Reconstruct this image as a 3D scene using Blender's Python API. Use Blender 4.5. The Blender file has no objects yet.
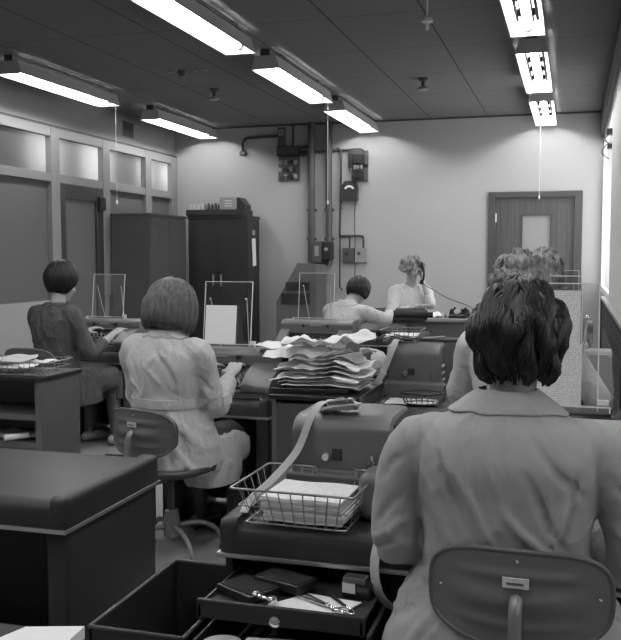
import bpy, bmesh, math, random
from mathutils import Vector, Matrix, noise
from mathutils.bvhtree import BVHTree
V = Vector
PI = math.pi
random.seed(7)
scene = bpy.context.scene
COL = scene.collection

# ------------------------------------------------------------------ camera
FPX = 893.0
YAW = math.atan((573 - 310.5) / math.hypot(FPX, 64)); PITCH = math.atan(64 / FPX)
CH = 1.36
cam_d = bpy.data.cameras.new('camera'); cam = bpy.data.objects.new('camera', cam_d); COL.objects.link(cam)
cam_d.sensor_fit = 'HORIZONTAL'; cam_d.sensor_width = 36; cam_d.lens = 36 * FPX / 621
cam_d.clip_start = 0.05; cam_d.clip_end = 60
cam.location = (0, 0, CH); cam.rotation_euler = (PI / 2 - PITCH, 0, YAW)
scene.camera = cam

# ------------------------------------------------------------------ world, daylight, exposure
w = bpy.data.worlds.new('world'); scene.world = w; w.use_nodes = True
w.node_tree.nodes['Background'].inputs[0].default_value = (0.5, 0.5, 0.5, 1)
w.node_tree.nodes['Background'].inputs[1].default_value = 0.6
TUBE_POWER = 62.0
def area(name, loc, rot, sx, sy, power):
    l = bpy.data.lights.new(name, 'AREA'); l.shape = 'RECTANGLE'; l.size = sx; l.size_y = sy; l.energy = power
    o = bpy.data.objects.new(name, l); COL.objects.link(o); o.location = loc; o.rotation_euler = rot
    return o
area('daylight', (1.75, 1.6, 1.9), (0, PI / 2, 0), 1.5, 4.6, 28)      # sky light entering by the near window
area('daylight', (0.52, 9.25, 1.8), (0, PI / 2, 0), 1.6, 2.5, 45)     # sky light entering by the far window
vs = scene.view_settings
vs.view_transform = 'Standard'; vs.look = 'None'; vs.gamma = 1.0; vs.use_curve_mapping = False
vs.exposure = 0.22
cy = scene.cycles
cy.use_denoising = True
cy.max_bounces = 6; cy.diffuse_bounces = 4; cy.glossy_bounces = 3; cy.transmission_bounces = 4; cy.transparent_max_bounces = 12
cy.sample_clamp_indirect = 4.0; cy.caustics_reflective = False; cy.caustics_refractive = False

# ------------------------------------------------------------------ materials
def lin(g):  # display grey (0-255) to linear
    g = g / 255.0
    return g / 12.92 if g <= 0.04045 else ((g + 0.055) / 1.055) ** 2.4
def new_mat(name):
    m = bpy.data.materials.new(name); m.use_nodes = True
    return m, m.node_tree, m.node_tree.nodes['Principled BSDF']
def mat(name, g, rough=0.5, metal=0.0, var=0.0, scale=20.0, bump=0.0, bscale=200.0, spec=0.5, stretch=None, coat=0.0):
    m, nt, b = new_mat(name)
    b.inputs['Base Color'].default_value = (g, g, g, 1)
    b.inputs['Roughness'].default_value = rough; b.inputs['Metallic'].default_value = metal
    b.inputs['Specular IOR Level'].default_value = spec
    if coat: b.inputs['Coat Weight'].default_value = coat; b.inputs['Coat Roughness'].default_value = 0.15
    if var or bump:
        tc = nt.nodes.new('ShaderNodeTexCoord'); mp = nt.nodes.new('ShaderNodeMapping')
        nt.links.new(tc.outputs['Object'], mp.inputs[0])
        if stretch: mp.inputs['Scale'].default_value = stretch
    if var:
        n = nt.nodes.new('ShaderNodeTexNoise'); n.inputs['Scale'].default_value = scale; n.inputs['Detail'].default_value = 4
        nt.links.new(mp.outputs[0], n.inputs['Vector'])
        r = nt.nodes.new('ShaderNodeMapRange'); r.inputs['From Min'].default_value = 0.3; r.inputs['From Max'].default_value = 0.7
        r.inputs['To Min'].default_value = g * (1 - var); r.inputs['To Max'].default_value = g * (1 + var)
        nt.links.new(n.outputs[0], r.inputs[0]); nt.links.new(r.outputs[0], b.inputs['Base Color'])
    if bump:
        n2 = nt.nodes.new('ShaderNodeTexNoise'); n2.inputs['Scale'].default_value = bscale; n2.inputs['Detail'].default_value = 3
        nt.links.new(mp.outputs[0], n2.inputs['Vector'])
        bp = nt.nodes.new('ShaderNodeBump'); bp.inputs['Strength'].default_value = bump; bp.inputs['Distance'].default_value = 0.004
        nt.links.new(n2.outputs[0], bp.inputs['Height']); nt.links.new(bp.outputs[0], b.inputs['Normal'])
    return m
def cloth(name, g, scale=16.0, dist=.012):
    m = mat(name, g, 0.85, var=0.03, scale=40, spec=0.2); nt = m.node_tree; b = nt.nodes['Principled BSDF']
    tc = nt.nodes.new('ShaderNodeTexCoord'); mp = nt.nodes.new('ShaderNodeMapping'); mp.inputs['Scale'].default_value = (1, 1, .55); mp.inputs['Rotation'].default_value = (.3, .5, .2)
    nt.links.new(tc.outputs['Object'], mp.inputs[0])
    n = nt.nodes.new('ShaderNodeTexNoise'); n.inputs['Scale'].default_value = scale; n.inputs['Detail'].default_value = 2.0; n.inputs['Distortion'].default_value = .8
    nt.links.new(mp.outputs[0], n.inputs['Vector'])
    a = nt.nodes.new('ShaderNodeMath'); a.operation = 'SUBTRACT'; a.inputs[1].default_value = .5; nt.links.new(n.outputs[0], a.inputs[0])
    c = nt.nodes.new('ShaderNodeMath'); c.operation = 'ABSOLUTE'; nt.links.new(a.outputs[0], c.inputs[0])
    d = nt.nodes.new('ShaderNodeMath'); d.operation = 'SMOOTH_MIN'; d.inputs[1].default_value = .12; d.inputs[2].default_value = .1; nt.links.new(c.outputs[0], d.inputs[0])
    bp = nt.nodes.new('ShaderNodeBump'); bp.inputs['Strength'].default_value = .55; bp.inputs['Distance'].default_value = dist * 4; bp.invert = True
    nt.links.new(d.outputs[0], bp.inputs['Height'])
    n3 = nt.nodes.new('ShaderNodeTexNoise'); n3.inputs['Scale'].default_value = 450; nt.links.new(tc.outputs['Object'], n3.inputs['Vector'])
    b2 = nt.nodes.new('ShaderNodeBump'); b2.inputs['Strength'].default_value = .12; b2.inputs['Distance'].default_value = .003
    nt.links.new(n3.outputs[0], b2.inputs['Height']); nt.links.new(bp.outputs[0], b2.inputs['Normal']); nt.links.new(b2.outputs[0], b.inputs['Normal'])
    return m
def emit(name, s):
    m = bpy.data.materials.new(name); m.use_nodes = True; nt = m.node_tree
    nt.nodes.clear(); e = nt.nodes.new('ShaderNodeEmission'); o = nt.nodes.new('ShaderNodeOutputMaterial')
    e.inputs[0].default_value = (1, 1, 1, 1); e.inputs[1].default_value = s
    nt.links.new(e.outputs[0], o.inputs[0]); return m
def acrylic(name, refl=0.07, tint=0.96, rough=0.03):
    m = bpy.data.materials.new(name); m.use_nodes = True; nt = m.node_tree; nt.nodes.clear()
    o = nt.nodes.new('ShaderNodeOutputMaterial'); mix = nt.nodes.new('ShaderNodeMixShader')
    t = nt.nodes.new('ShaderNodeBsdfTransparent'); t.inputs[0].default_value = (tint,) * 3 + (1,)
    g = nt.nodes.new('ShaderNodeBsdfGlossy'); g.inputs['Roughness'].default_value = rough; g.inputs[0].default_value = (1, 1, 1, 1)
    mix.inputs[0].default_value = refl
    nt.links.new(t.outputs[0], mix.inputs[1]); nt.links.new(g.outputs[0], mix.inputs[2]); nt.links.new(mix.outputs[0], o.inputs[0])
    return m
def ceiling_mat():
    m, nt, b = new_mat('ceiling_tiles')
    b.inputs['Roughness'].default_value = 0.9
    tc = nt.nodes.new('ShaderNodeTexCoord'); sp = nt.nodes.new('ShaderNodeSeparateXYZ'); nt.links.new(tc.outputs['Object'], sp.inputs[0])
    def M(op, a, bb=None, c=None):
        n = nt.nodes.new('ShaderNodeMath'); n.operation = op
        for i, x in enumerate((a, bb, c)):
            if x is None: continue
            if isinstance(x, (int, float)): n.inputs[i].default_value = x
            else: nt.links.new(x, n.inputs[i])
        return n.outputs[0]
    def line(src, off, per, wd):
        q = M('DIVIDE', M('ADD', src, off), per); f = M('FRACT', q)
        d = M('MINIMUM', f, M('SUBTRACT', 1.0, f)); return M('LESS_THAN', M('MULTIPLY', d, per), wd)
    lx = line(sp.outputs[0], 0.97 + 6.5, 0.65, 0.006); ly = line(sp.outputs[1], 0.06, 1.0, 0.004)
    l = M('MAXIMUM', lx, ly)
    # the heavier join every other tile
    vo = nt.nodes.new('ShaderNodeTexNoise'); vo.inputs['Scale'].default_value = 60; nt.links.new(tc.outputs['Object'], vo.inputs[0])
    base = M('MULTIPLY_ADD', vo.outputs[0], 0.03, CEIL_G - 0.015)
    val = M('MULTIPLY', base, M('SUBTRACT', 1.0, M('MULTIPLY', l, 0.75)))
    nt.links.new(val, b.inputs['Base Color'])
    return m
CEIL_G = 0.16
def wood_mat(name, g, amp, sc):
    m, nt, b = new_mat(name); b.inputs['Roughness'].default_value = 0.45
    tc = nt.nodes.new('ShaderNodeTexCoord'); mp = nt.nodes.new('ShaderNodeMapping'); mp.inputs['Scale'].default_value = (1, 1, 0.02)
    n = nt.nodes.new('ShaderNodeTexNoise'); n.inputs['Scale'].default_value = sc; n.inputs['Detail'].default_value = 5
    nt.links.new(tc.outputs['Object'], mp.inputs[0]); nt.links.new(mp.outputs[0], n.inputs['Vector'])
    r = nt.nodes.new('ShaderNodeMapRange'); r.inputs['From Min'].default_value = .3; r.inputs['From Max'].default_value = .7
    r.inputs['To Min'].default_value = g * (1 - amp); r.inputs['To Max'].default_value = g * (1 + amp)
    nt.links.new(n.outputs[0], r.inputs[0]); nt.links.new(r.outputs[0], b.inputs['Base Color'])
    return m
def printed_mat(name, g, axis_u=0, axis_v=2, per_u=0.0036, per_v=0.0060, dark=0.5):
    """paper with rows of printed figures"""
    m, nt, b = new_mat(name); b.inputs['Roughness'].default_value = 0.7
    tc = nt.nodes.new('ShaderNodeTexCoord'); sp = nt.nodes.new('ShaderNodeSeparateXYZ'); nt.links.new(tc.outputs['Object'], sp.inputs[0])
    def M(op, a, bb=None, c=None):
        n = nt.nodes.new('ShaderNodeMath'); n.operation = op
        for i, x in enumerate((a, bb, c)):
            if x is None: continue
            if isinstance(x, (int, float)): n.inputs[i].default_value = x
            else: nt.links.new(x, n.inputs[i])
        return n.outputs[0]
    U, W_ = sp.outputs[axis_u], sp.outputs[axis_v]
    fu = M('LESS_THAN', M('FRACT', M('DIVIDE', M('ADD', U, 10), per_u)), 0.55)
    fv = M('LESS_THAN', M('FRACT', M('DIVIDE', M('ADD', W_, 10), per_v)), 0.38)
    n = nt.nodes.new('ShaderNodeTexWhiteNoise'); n.noise_dimensions = '2D'
    cx = nt.nodes.new('ShaderNodeCombineXYZ')
    nt.links.new(M('FLOOR', M('DIVIDE', M('ADD', U, 10), per_u)), cx.inputs[0]); nt.links.new(M('FLOOR', M('DIVIDE', M('ADD', W_, 10), per_v)), cx.inputs[1])
    nt.links.new(cx.outputs[0], n.inputs[0])
    k = M('MULTIPLY', M('MULTIPLY', fu, fv), M('GREATER_THAN', n.outputs[0], 0.35))
    val = M('MULTIPLY', M('SUBTRACT', 1.0, M('MULTIPLY', k, 1 - dark)), g)
    nt.links.new(val, b.inputs['Base Color'])
    return m
M_ = dict(
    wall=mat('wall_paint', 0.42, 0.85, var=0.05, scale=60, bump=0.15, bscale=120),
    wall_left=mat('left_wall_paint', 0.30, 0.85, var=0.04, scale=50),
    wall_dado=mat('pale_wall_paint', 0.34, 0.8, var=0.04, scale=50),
    column=mat('column_paint', 0.55, 0.8, var=0.03, scale=40, bump=0.1, bscale=100),
    ceiling=ceiling_mat(),
    beam=mat('beam_paint', 0.25, 0.7), dark_trim=mat('dark_trim_paint', 0.06, 0.6),
    floor=mat('floor_linoleum', 0.28, 0.5, var=0.16, scale=160),
    frame=mat('partition_frame_paint', 0.23, 0.5), frame_w=mat('window_frame_white', 0.80, 0.5),
    pane=mat('obscured_pane', 0.115, 0.30, var=0.05, scale=90, bump=0.35, bscale=260, spec=0.6),
    pane_low=mat('dark_obscured_pane', 0.115, 0.5, var=0.05, scale=160, bump=0.3, bscale=260, spec=0.3),
    door_dark=mat('dark_door_paint', 0.035, 0.4),
    wood=wood_mat('door_veneer', 0.07, 0.35, 60), door_frame=mat('door_frame_paint', 0.055, 0.4),
    door_glass=mat('door_wired_glass', 0.30, 0.3, var=0.06, scale=40),
    lamp_body=mat('lamp_enamel', 0.42, 0.45), lamp_in=mat('lamp_white_reflector', 0.92, 0.4), lamp_dark=mat('lamp_dark_trunking', 0.05, 0.5), slot=mat('slot_shade_black', 0.0015, 0.9, spec=0.0),
    tube=emit('lit_tube', TUBE_POWER),
    steel=mat('grey_enamelled_steel', 0.072, 0.40, var=0.05, scale=8, spec=0.35, bump=0.04, bscale=250),
    steel_dark=mat('dark_enamelled_steel', 0.031, 0.38, var=0.06, scale=6, spec=0.2, bump=0.04, bscale=250),
    steel_mid=mat('mid_grey_enamel', 0.115, 0.4, var=0.05, scale=8, bump=0.04, bscale=250),
    steel_light=mat('pale_grey_enamel', 0.27, 0.4, var=0.04, scale=8),
    chrome=mat('bright_metal', 0.75, 0.22, metal=1.0), alu=mat('aluminium_trim', 0.6, 0.35, metal=1.0),
    black=mat('black_plastic', 0.012, 0.35), rubber=mat('black_rubber', 0.015, 0.7),
    key=mat('ivory_key', 0.55, 0.35), key_dark=mat('dark_key', 0.02, 0.25),
    paper=mat('white_paper', 0.82, 0.75, var=0.02, scale=30), paper2=mat('greyish_paper', 0.55, 0.75, var=0.04, scale=30),
    printed=printed_mat('printed_form', 0.74), printed_top=printed_mat('printed_listing', 0.8, 0, 1, 0.007, 0.010, 0.55),
    tape=mat('punched_tape', 0.45, 0.7, var=0.05, scale=60), acrylic=acrylic('clear_acrylic'), edge=mat('polished_acrylic_edge', 0.75, 0.2),
    wire=mat('basket_wire', 0.35, 0.35, metal=0.8), wire_dark=mat('dark_basket_wire', 0.18, 0.4, metal=0.6),
    coat=cloth('pale_cotton_drill', 0.37, 9, .005),
    coat2=cloth('light_cotton_drill', 0.54, 15, .008),
    coat_white=cloth('white_cotton', 0.58),
    coat_dark=cloth('dark_cotton_drill', 0.075),
    collar=mat('pale_collar_cotton', 0.37, 0.85, spec=0.2), skin=mat('skin', 0.42, 0.5, var=0.04, scale=20, spec=0.35),
    leg_shade=mat('dark_leg_shade', 0.05, 0.6), shoe=mat('shoe_leather', 0.06, 0.4), shoe_pale=mat('pale_shoe', 0.35, 0.5),
    lips=mat('lip', 0.16, 0.4), eye=mat('eye_white', 0.6, 0.2), iris=mat('iris', 0.02, 0.2),
    seat=mat('seat_vinyl', 0.055, 0.45, bump=0.1, bscale=300), backshell=mat('backrest_enamel', 0.13, 0.38, bump=0.05, bscale=300),
    piping=mat('ribbed_edge_trim', 0.10, 0.5), legmetal=mat('grey_tube_metal', 0.22, 0.35, metal=0.3),
    label=mat('paper_label', 0.6, 0.6), bakelite=mat('black_bakelite', 0.01, 0.2, spec=0.6), cable=mat('cable_sheath', 0.02, 0.5),
    conduit=mat('painted_conduit', 0.04, 0.5), pipe=mat('painted_pipe', 0.055, 0.45), gear=mat('switchgear_casing', 0.07, 0.4), gear_pale=mat('pale_switch_casing', 0.28, 0.4),
    white=mat('white_enamel', 0.7, 0.4), cord=mat('pull_cord', 0.7, 0.6), mesh=mat('grille_metal', 0.10, 0.5, metal=0.2),
    rail=mat('sill_metal', 0.35, 0.35, metal=0.4), sole=mat('pale_sole', 0.5, 0.6),
)
def hair_mat(name, g, g2):
    m, nt, b = new_mat(name); b.inputs['Roughness'].default_value = 0.45; b.inputs['Specular IOR Level'].default_value = 0.32
    tc = nt.nodes.new('ShaderNodeTexCoord'); n = nt.nodes.new('ShaderNodeTexNoise'); n.inputs['Scale'].default_value = 70; n.inputs['Detail'].default_value = 4
    mp = nt.nodes.new('ShaderNodeMapping'); mp.inputs['Scale'].default_value = (1, 1, .12); nt.links.new(tc.outputs['Object'], mp.inputs[0]); nt.links.new(mp.outputs[0], n.inputs['Vector'])
    r = nt.nodes.new('ShaderNodeMapRange'); r.inputs['From Min'].default_value = .35; r.inputs['From Max'].default_value = .65
    r.inputs['To Min'].default_value = g; r.inputs['To Max'].default_value = g2
    nt.links.new(n.outputs[0], r.inputs[0]); nt.links.new(r.outputs[0], b.inputs['Base Color'])
    return m
def obscured(name):
    m, nt, b = new_mat(name); b.inputs['Base Color'].default_value = (.10, .10, .10, 1); b.inputs['Roughness'].default_value = .35
    tr = nt.nodes.new('ShaderNodeBsdfTranslucent'); tr.inputs[0].default_value = (.8, .8, .8, 1); mx = nt.nodes.new('ShaderNodeMixShader'); mx.inputs[0].default_value = .5
    nt.links.new(b.outputs[0], mx.inputs[1]); nt.links.new(tr.outputs[0], mx.inputs[2]); nt.links.new(mx.outputs[0], nt.nodes['Material Output'].inputs[0])
    return m
M_['obscured'] = obscured('obscured_glass')
M_['hair_black'] = hair_mat('black_hair', 0.004, 0.013)
M_['hair_brown'] = hair_mat('brown_hair', 0.045, 0.11)
M_['hair_grey'] = hair_mat('greying_fair_hair', 0.11, 0.30)
M_['hair_fair'] = hair_mat('fair_curled_hair', 0.13, 0.36)

# ------------------------------------------------------------------ mesh helpers
class MB:
    def __init__(s): s.bm = bmesh.new()
    def box(s, a, b, bev=0.0, seg=2, rot=None, piv=None):
        r = bmesh.ops.create_cube(s.bm, size=1.0)['verts']
        c = (V(a) + V(b)) / 2; d = V(b) - V(a)
        for v in r: v.co = V((v.co.x * d.x, v.co.y * d.y, v.co.z * d.z)) + c
        if bev:
            es = list({e for v in r for e in v.link_edges})
            rr = bmesh.ops.bevel(s.bm, geom=es, offset=bev, segments=seg, profile=0.5, affect='EDGES')
            r = list({v for f in rr['faces'] for v in f.verts} | {v for v in r if v.is_valid})
        if rot is not None:
            p = V(piv) if piv is not None else c
            for v in r: v.co = rot @ (v.co - p) + p
        return s
    def ring_loft(s, rings, cap=True, closed=True):
        vr = [[s.bm.verts.new(p) for p in ring] for ring in rings]
        n = len(vr[0])
        for a, b in zip(vr, vr[1:]):
            for i in range(n if closed else n - 1):
                j = (i + 1) % n
                s.bm.faces.new((a[i], a[j], b[j], b[i]))
        if cap and closed:
            s.bm.faces.new(list(reversed(vr[0]))); s.bm.faces.new(vr[-1])
        return s
    def tube(s, pts, r, n=8, closed=False, round_ends=False, smooth=0):
        pts = [V(p) for p in pts]
        rs = list(r) if isinstance(r, (list, tuple)) else [r] * len(pts)
        if smooth:
            pts, rs = catmull(pts, rs, smooth, closed)
        if round_ends and not closed:
            d0 = (pts[0] - pts[1]).normalized(); d1 = (pts[-1] - pts[-2]).normalized()
            a0, ra, a1, rb = pts[0], rs[0], pts[-1], rs[-1]
            pre = [(a0 + d0 * ra * math.sin(t), ra * math.cos(t)) for t in (1.45, 1.1, 0.7, 0.35)]
            post = [(a1 + d1 * rb * math.sin(t), rb * math.cos(t)) for t in (0.35, 0.7, 1.1, 1.45)]
            pts = [p for p, _ in pre] + pts + [p for p, _ in post]; rs = [q for _, q in pre] + rs + [q for _, q in post]
        m = len(pts); rings = []
        T = [((pts[(i + 1) % m] if closed or i < m - 1 else pts[i]) - (pts[i - 1] if closed or i > 0 else pts[i])).normalized() for i in range(m)]
        up = V((0, 0, 1)) if abs(T[0].z) < 0.9 else V((1, 0, 0))
        N = (up - T[0] * up.dot(T[0])).normalized()
        for i in range(m):
            N = (N - T[i] * N.dot(T[i])).normalized(); B = T[i].cross(N)
            rings.append([pts[i] + (N * math.cos(2 * PI * k / n) + B * math.sin(2 * PI * k / n)) * rs[i] for k in range(n)])
        if closed:
            rings.append(rings[0]); s.ring_loft(rings, cap=False); bmesh.ops.remove_doubles(s.bm, verts=s.bm.verts[:], dist=1e-6)
        else: s.ring_loft(rings)
        return s
    def cyl(s, p0, p1, r, n=20): return s.tube([p0, p1], r, n)
    def prism(s, poly, axis, a, b):
        """poly: 2D points in the plane normal to axis, extruded from a to b"""
        def P(q, t): return {'x': (t, q[0], q[1]), 'y': (q[0], t, q[1]), 'z': (q[0], q[1], t)}[axis]
        return s.ring_loft([[V(P(q, a)) for q in poly], [V(P(q, b)) for q in poly]])
    def ell(s, c, r, rot=None, n=16):
        vs_ = bmesh.ops.create_uvsphere(s.bm, u_segments=n, v_segments=max(8, n // 2 + 2), radius=1.0)['verts']
        for v in vs_:
            p = V((v.co.x * r[0], v.co.y * r[1], v.co.z * r[2]))
            if rot is not None: p = rot @ p
            v.co = p + V(c)
        return s
    def lathe(s, prof, c, n=24, axis='z'):
        rings = []
        for rr, h in prof:
            ring = []
            for k in range(n):
                a = 2 * PI * k / n; x, y = rr * math.cos(a), rr * math.sin(a)
                ring.append(V(c) + {'z': V((x, y, h)), 'y': V((x, h, y)), 'x': V((h, x, y))}[axis])
            rings.append(ring)
        return s.ring_loft(rings)
    def sheet(s, f, nu, nv, th=0.0):
        top = [[V(f(i / nu, j / nv)) for i in range(nu + 1)] for j in range(nv + 1)]
        tv = [[s.bm.verts.new(p) for p in row] for row in top]
        for j in range(nv):
            for i in range(nu): s.bm.faces.new((tv[j][i], tv[j][i + 1], tv[j + 1][i + 1], tv[j + 1][i]))
        if th:
            bv = [[s.bm.verts.new(p - V((0, 0, th))) for p in row] for row in top]
            for j in range(nv):
                for i in range(nu): s.bm.faces.new((bv[j][i], bv[j + 1][i], bv[j + 1][i + 1], bv[j][i + 1]))
            for i in range(nu):
                s.bm.faces.new((tv[0][i], bv[0][i], bv[0][i + 1], tv[0][i + 1])); s.bm.faces.new((tv[nv][i], tv[nv][i + 1], bv[nv][i + 1], bv[nv][i]))
            for j in range(nv):
                s.bm.faces.new((tv[j][0], tv[j + 1][0], bv[j + 1][0], bv[j][0])); s.bm.faces.new((tv[j][nu], bv[j][nu], bv[j + 1][nu], tv[j + 1][nu]))
        return s
    def build(s, name, m, parent=None, smooth=False, loc=None):
        bmesh.ops.recalc_face_normals(s.bm, faces=s.bm.faces[:])
        me = bpy.data.meshes.new(name); s.bm.to_mesh(me); s.bm.free()
        me.materials.append(m)
        if smooth == True:
            me.polygons.foreach_set('use_smooth', [True] * len(me.polygons))
        elif smooth:  # angle in degrees
            me.polygons.foreach_set('use_smooth', [True] * len(me.polygons)); me.set_sharp_from_angle(angle=math.radians(smooth))
        o = bpy.data.objects.new(name, me); COL.objects.link(o)
        if parent: o.parent = parent
        if loc: o.location = loc
        return o
def catmull(pts, rs, k, closed=False):
    n = len(pts); P = []; R = []
    seg = n if closed else n - 1
    for i in range(seg):
        if closed: a, b, c, d = pts[i - 1], pts[i], pts[(i + 1) % n], pts[(i + 2) % n]
        else: a, b, c, d = pts[max(i - 1, 0)], pts[i], pts[i + 1], pts[min(i + 2, n - 1)]
        r0, r1 = rs[i], rs[(i + 1) % n]
        for j in range(k):
            t = j / k
            P.append(0.5 * ((2 * b) + (c - a) * t + (2 * a - 5 * b + 4 * c - d) * t * t + (3 * b - a - 3 * c + d) * t ** 3)); R.append(r0 + (r1 - r0) * t)
    if not closed: P.append(pts[-1]); R.append(rs[-1])
    return P, R
def thing(name, label, cat, loc=(0, 0, 0), rz=0, group=None):
    o = bpy.data.objects.new(name, None); o.empty_display_size = 0.1; COL.objects.link(o)
    o.location = loc; o.rotation_euler = (0, 0, rz); return tag(o, label, cat, group)
def tag(o, label, cat, group=None, kind=None):
    o['label'] = label; o['category'] = cat
    if group: o['group'] = group
    if kind: o['kind'] = kind
    return o
def struct(o): o['kind'] = 'structure'; return o
def copy_tree(o, parent=None):
    c = o.copy(); COL.objects.link(c)
    if parent: c.parent = parent
    for ch in list(o.children): copy_tree(ch, c)
    return c
def dup(root, loc, rz, label, group=None):
    c = copy_tree(root); c.location = loc; c.rotation_euler = (0, 0, rz); c['label'] = label
    if group: c['group'] = group
    elif 'group' in c.keys(): del c['group']
    return c
def poly_round(pts, r, seg=4):
    out = []; n = len(pts)
    for i in range(n):
        p = V(pts[i]).to_2d(); a = V(pts[i - 1]).to_2d(); b = V(pts[(i + 1) % n]).to_2d()
        rr = r[i] if isinstance(r, (list, tuple)) else r
        if rr <= 0: out.append(tuple(p)); continue
        p0 = p + (a - p).normalized() * rr; p1 = p + (b - p).normalized() * rr
        for k in range(seg + 1):
            t = k / seg; q = p0 * (1 - t) ** 2 + p * 2 * t * (1 - t) + p1 * t * t; out.append(tuple(q))
    return out

# ================================================================== THE ROOM
XL, YB, ZC = -4.87, 10.50, 2.96
struct(MB().box((XL - .2, -1.7, -.1), (1.9, YB + .2, 0)).build('floor', M_['floor']))
struct(MB().box((XL - .2, -1.7, ZC), (1.9, YB + .2, ZC + .1)).build('ceiling', M_['ceiling']))
struct(MB().box((XL - .1, YB, 0), (-.94, YB + .15, ZC)).box((-.94, YB, 2.09), (.09, YB + .15, ZC)).box((.09, YB, 0), (.9, YB + .15, ZC)).build('wall_back', M_['wall']))
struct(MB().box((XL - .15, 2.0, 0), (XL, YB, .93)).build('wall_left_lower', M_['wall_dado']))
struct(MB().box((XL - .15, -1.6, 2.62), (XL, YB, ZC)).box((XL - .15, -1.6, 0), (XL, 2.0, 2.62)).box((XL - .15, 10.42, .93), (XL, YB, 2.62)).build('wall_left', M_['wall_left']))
struct(MB().box((XL, -1.75, 0), (1.75, -1.6, ZC)).build('wall_rear', M_['wall']))
# right side: near bay with a window, column, far window wall with a grilled sill casing
struct(MB().box((1.6, -1.6, 0), (1.7, 4.75, 1.1)).box((1.6, -1.6, 2.7), (1.7, 4.75, ZC)).box((1.6, -1.6, 1.1), (1.7, -.75, 2.7)).box((1.6, 4.0, 1.1), (1.7, 4.75, 2.7)).build('wall_right', M_['wall']))
struct(MB().box((.62, 4.75, 0), (1.75, 4.9, ZC)).build('wall_return', M_['wall']))
wf = MB()
for y in (-.75, .8, 2.35, 3.93): wf.box((1.61, y, 1.1), (1.67, y + .07, 2.7))
wf.box((1.61, -.75, 1.1), (1.67, 4.0, 1.17)).box((1.61, -.75, 2.63), (1.67, 4.0, 2.7))
wfo = struct(wf.build('window_1', M_['frame_w']))
MB().box((1.635, -.7, 1.15), (1.641, 3.95, 2.65)).build('window_pane', M_['acrylic'], wfo)
struct(MB().box((.302, 4.9, 0), (.45, YB, .98)).box((.302, 4.9, 2.62), (.45, YB, ZC)).build('wall_right_far', M_['wall']))
wf = MB()
for y in (7.99, 10.42): wf.box((.302, y, .98), (.34, y + .08, 2.62), .002)
wf.box((.304, 8.0, .98), (.34, 10.5, 1.03)).box((.304, 8.0, 2.58), (.34, 10.5, 2.62))
wfo = struct(wf.build('window_2', M_['frame_w']))
MB().box((.315, 8.05, 1.0), (.320, 10.45, 2.6)).build('window_pane', M_['acrylic'], wfo)
struct(MB().box((.298, 5.0, 0), (.62, 8.0, ZC), .006).build('column_right', M_['column'])).name = 'wall_right_column'
struct(MB().box((.275, 4.9, 2.70), (.60, YB, ZC)).build('trim_1', M_['beam'])).name = 'trim_1'
struct(MB().box((.262, 1.0, 2.935), (.276, YB, ZC)).build('trim_2', M_['dark_trim']))
# dark cornice line along back wall
struct(MB().box((XL, YB - .015, ZC - .02), (.27, YB, ZC)).build('trim_3', M_['dark_trim']))
struct(MB().box((XL, -1.6, 2.60), (XL + .02, YB, 2.625)).build('trim_4', M_['dark_trim']))
struct(MB().box((XL, YB - .015, 0), (-.94, YB, .12)).build('baseboard_back', M_['dark_trim']))
struct(MB().box((XL, 2.0, 0), (XL + .015, YB, .12)).build('baseboard_left', M_['dark_trim']))
# glazed partition on the left
yM = [4.4, 5.95, 7.62, 8.61, 9.61, 10.32]      # mullion near edges
fr = MB()
for y in yM: fr.box((XL - .052, y, .93), (XL + .039, y + .15, 2.598), .004)
fr.box((XL - .05, 4.38, 2.51), (XL + .035, 10.49, 2.60), .004)
fr.box((XL - .05, 4.39, 2.075), (XL + .033, 10.485, 2.16), .004)
part = struct(fr.build('window_3', M_['frame']))
for a, b in zip(yM, yM[1:]):
    MB().box((XL - .03, a + .14, 2.15), (XL - .022, b + .01, 2.52)).build('upper_pane', M_['obscured'], part)
    if abs(a - 7.62) > .01:
        MB().box((XL - .03, a + .14, .90), (XL - .01, b + .01, 2.08)).build('lower_panel', M_['pane_low'], part)
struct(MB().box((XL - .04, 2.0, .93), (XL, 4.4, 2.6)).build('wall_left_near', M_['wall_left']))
d = MB().box((XL - .032, 7.77, .015), (XL + .03, 7.88, 2.075), .004).box((XL - .032, 8.48, .015), (XL + .033, 8.62, 2.077), .004)
d.box((XL - .03, 7.88, 1.93), (XL + .03, 8.48, 2.075), .004).box((XL - .03, 7.88, .02), (XL + .03, 8.48, .5), .004)
d1 = struct(d.build('door_1', M_['door_dark']))
MB().box((XL - .01, 7.88, .5), (XL + .005, 8.48, 1.93)).build('door_glass', M_['pane_low'], d1)
MB().box((XL + .03, 8.49, 1.84), (XL + .075, 8.60, 1.98), .005).build('door_closer', M_['black'], d1)
# back door
f2 = MB().box((-.942, YB - .033, 0), (-.865, YB + .1, 2.088), .003).box((.015, YB - .033, 0), (.092, YB + .1, 2.088), .003).box((-.94, YB - .03, 2.02), (.09, YB + .1, 2.09), .006)
d2f = struct(f2.build('door_2', M_['door_frame']))
MB().box((-.862, YB + .01, .01), (-.56, YB + .06, 2.015)).box((-.255, YB + .01, .01), (.012, YB + .06, 2.015)).box((-.56, YB + .01, 1.82), (-.255, YB + .06, 2.015)).box((-.56, YB + .01, .01), (-.255, YB + .06, 1.12)).build('door_leaf', M_['wood'], d2f)
MB().box((-.56, YB + .025, 1.12), (-.255, YB + .035, 1.82)).build('door_glass', M_['door_glass'], d2f)
MB().box((-.575, YB + .0, 1.11), (-.56, YB + .02, 1.83)).box((-.255, YB + .0, 1.11), (-.24, YB + .02, 1.83)).box((-.575, YB, 1.82), (-.24, YB + .02, 1.835)).box((-.575, YB, 1.105), (-.24, YB + .02, 1.12)).build('glass_bead', M_['door_frame'], d2f)
h = MB()
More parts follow.
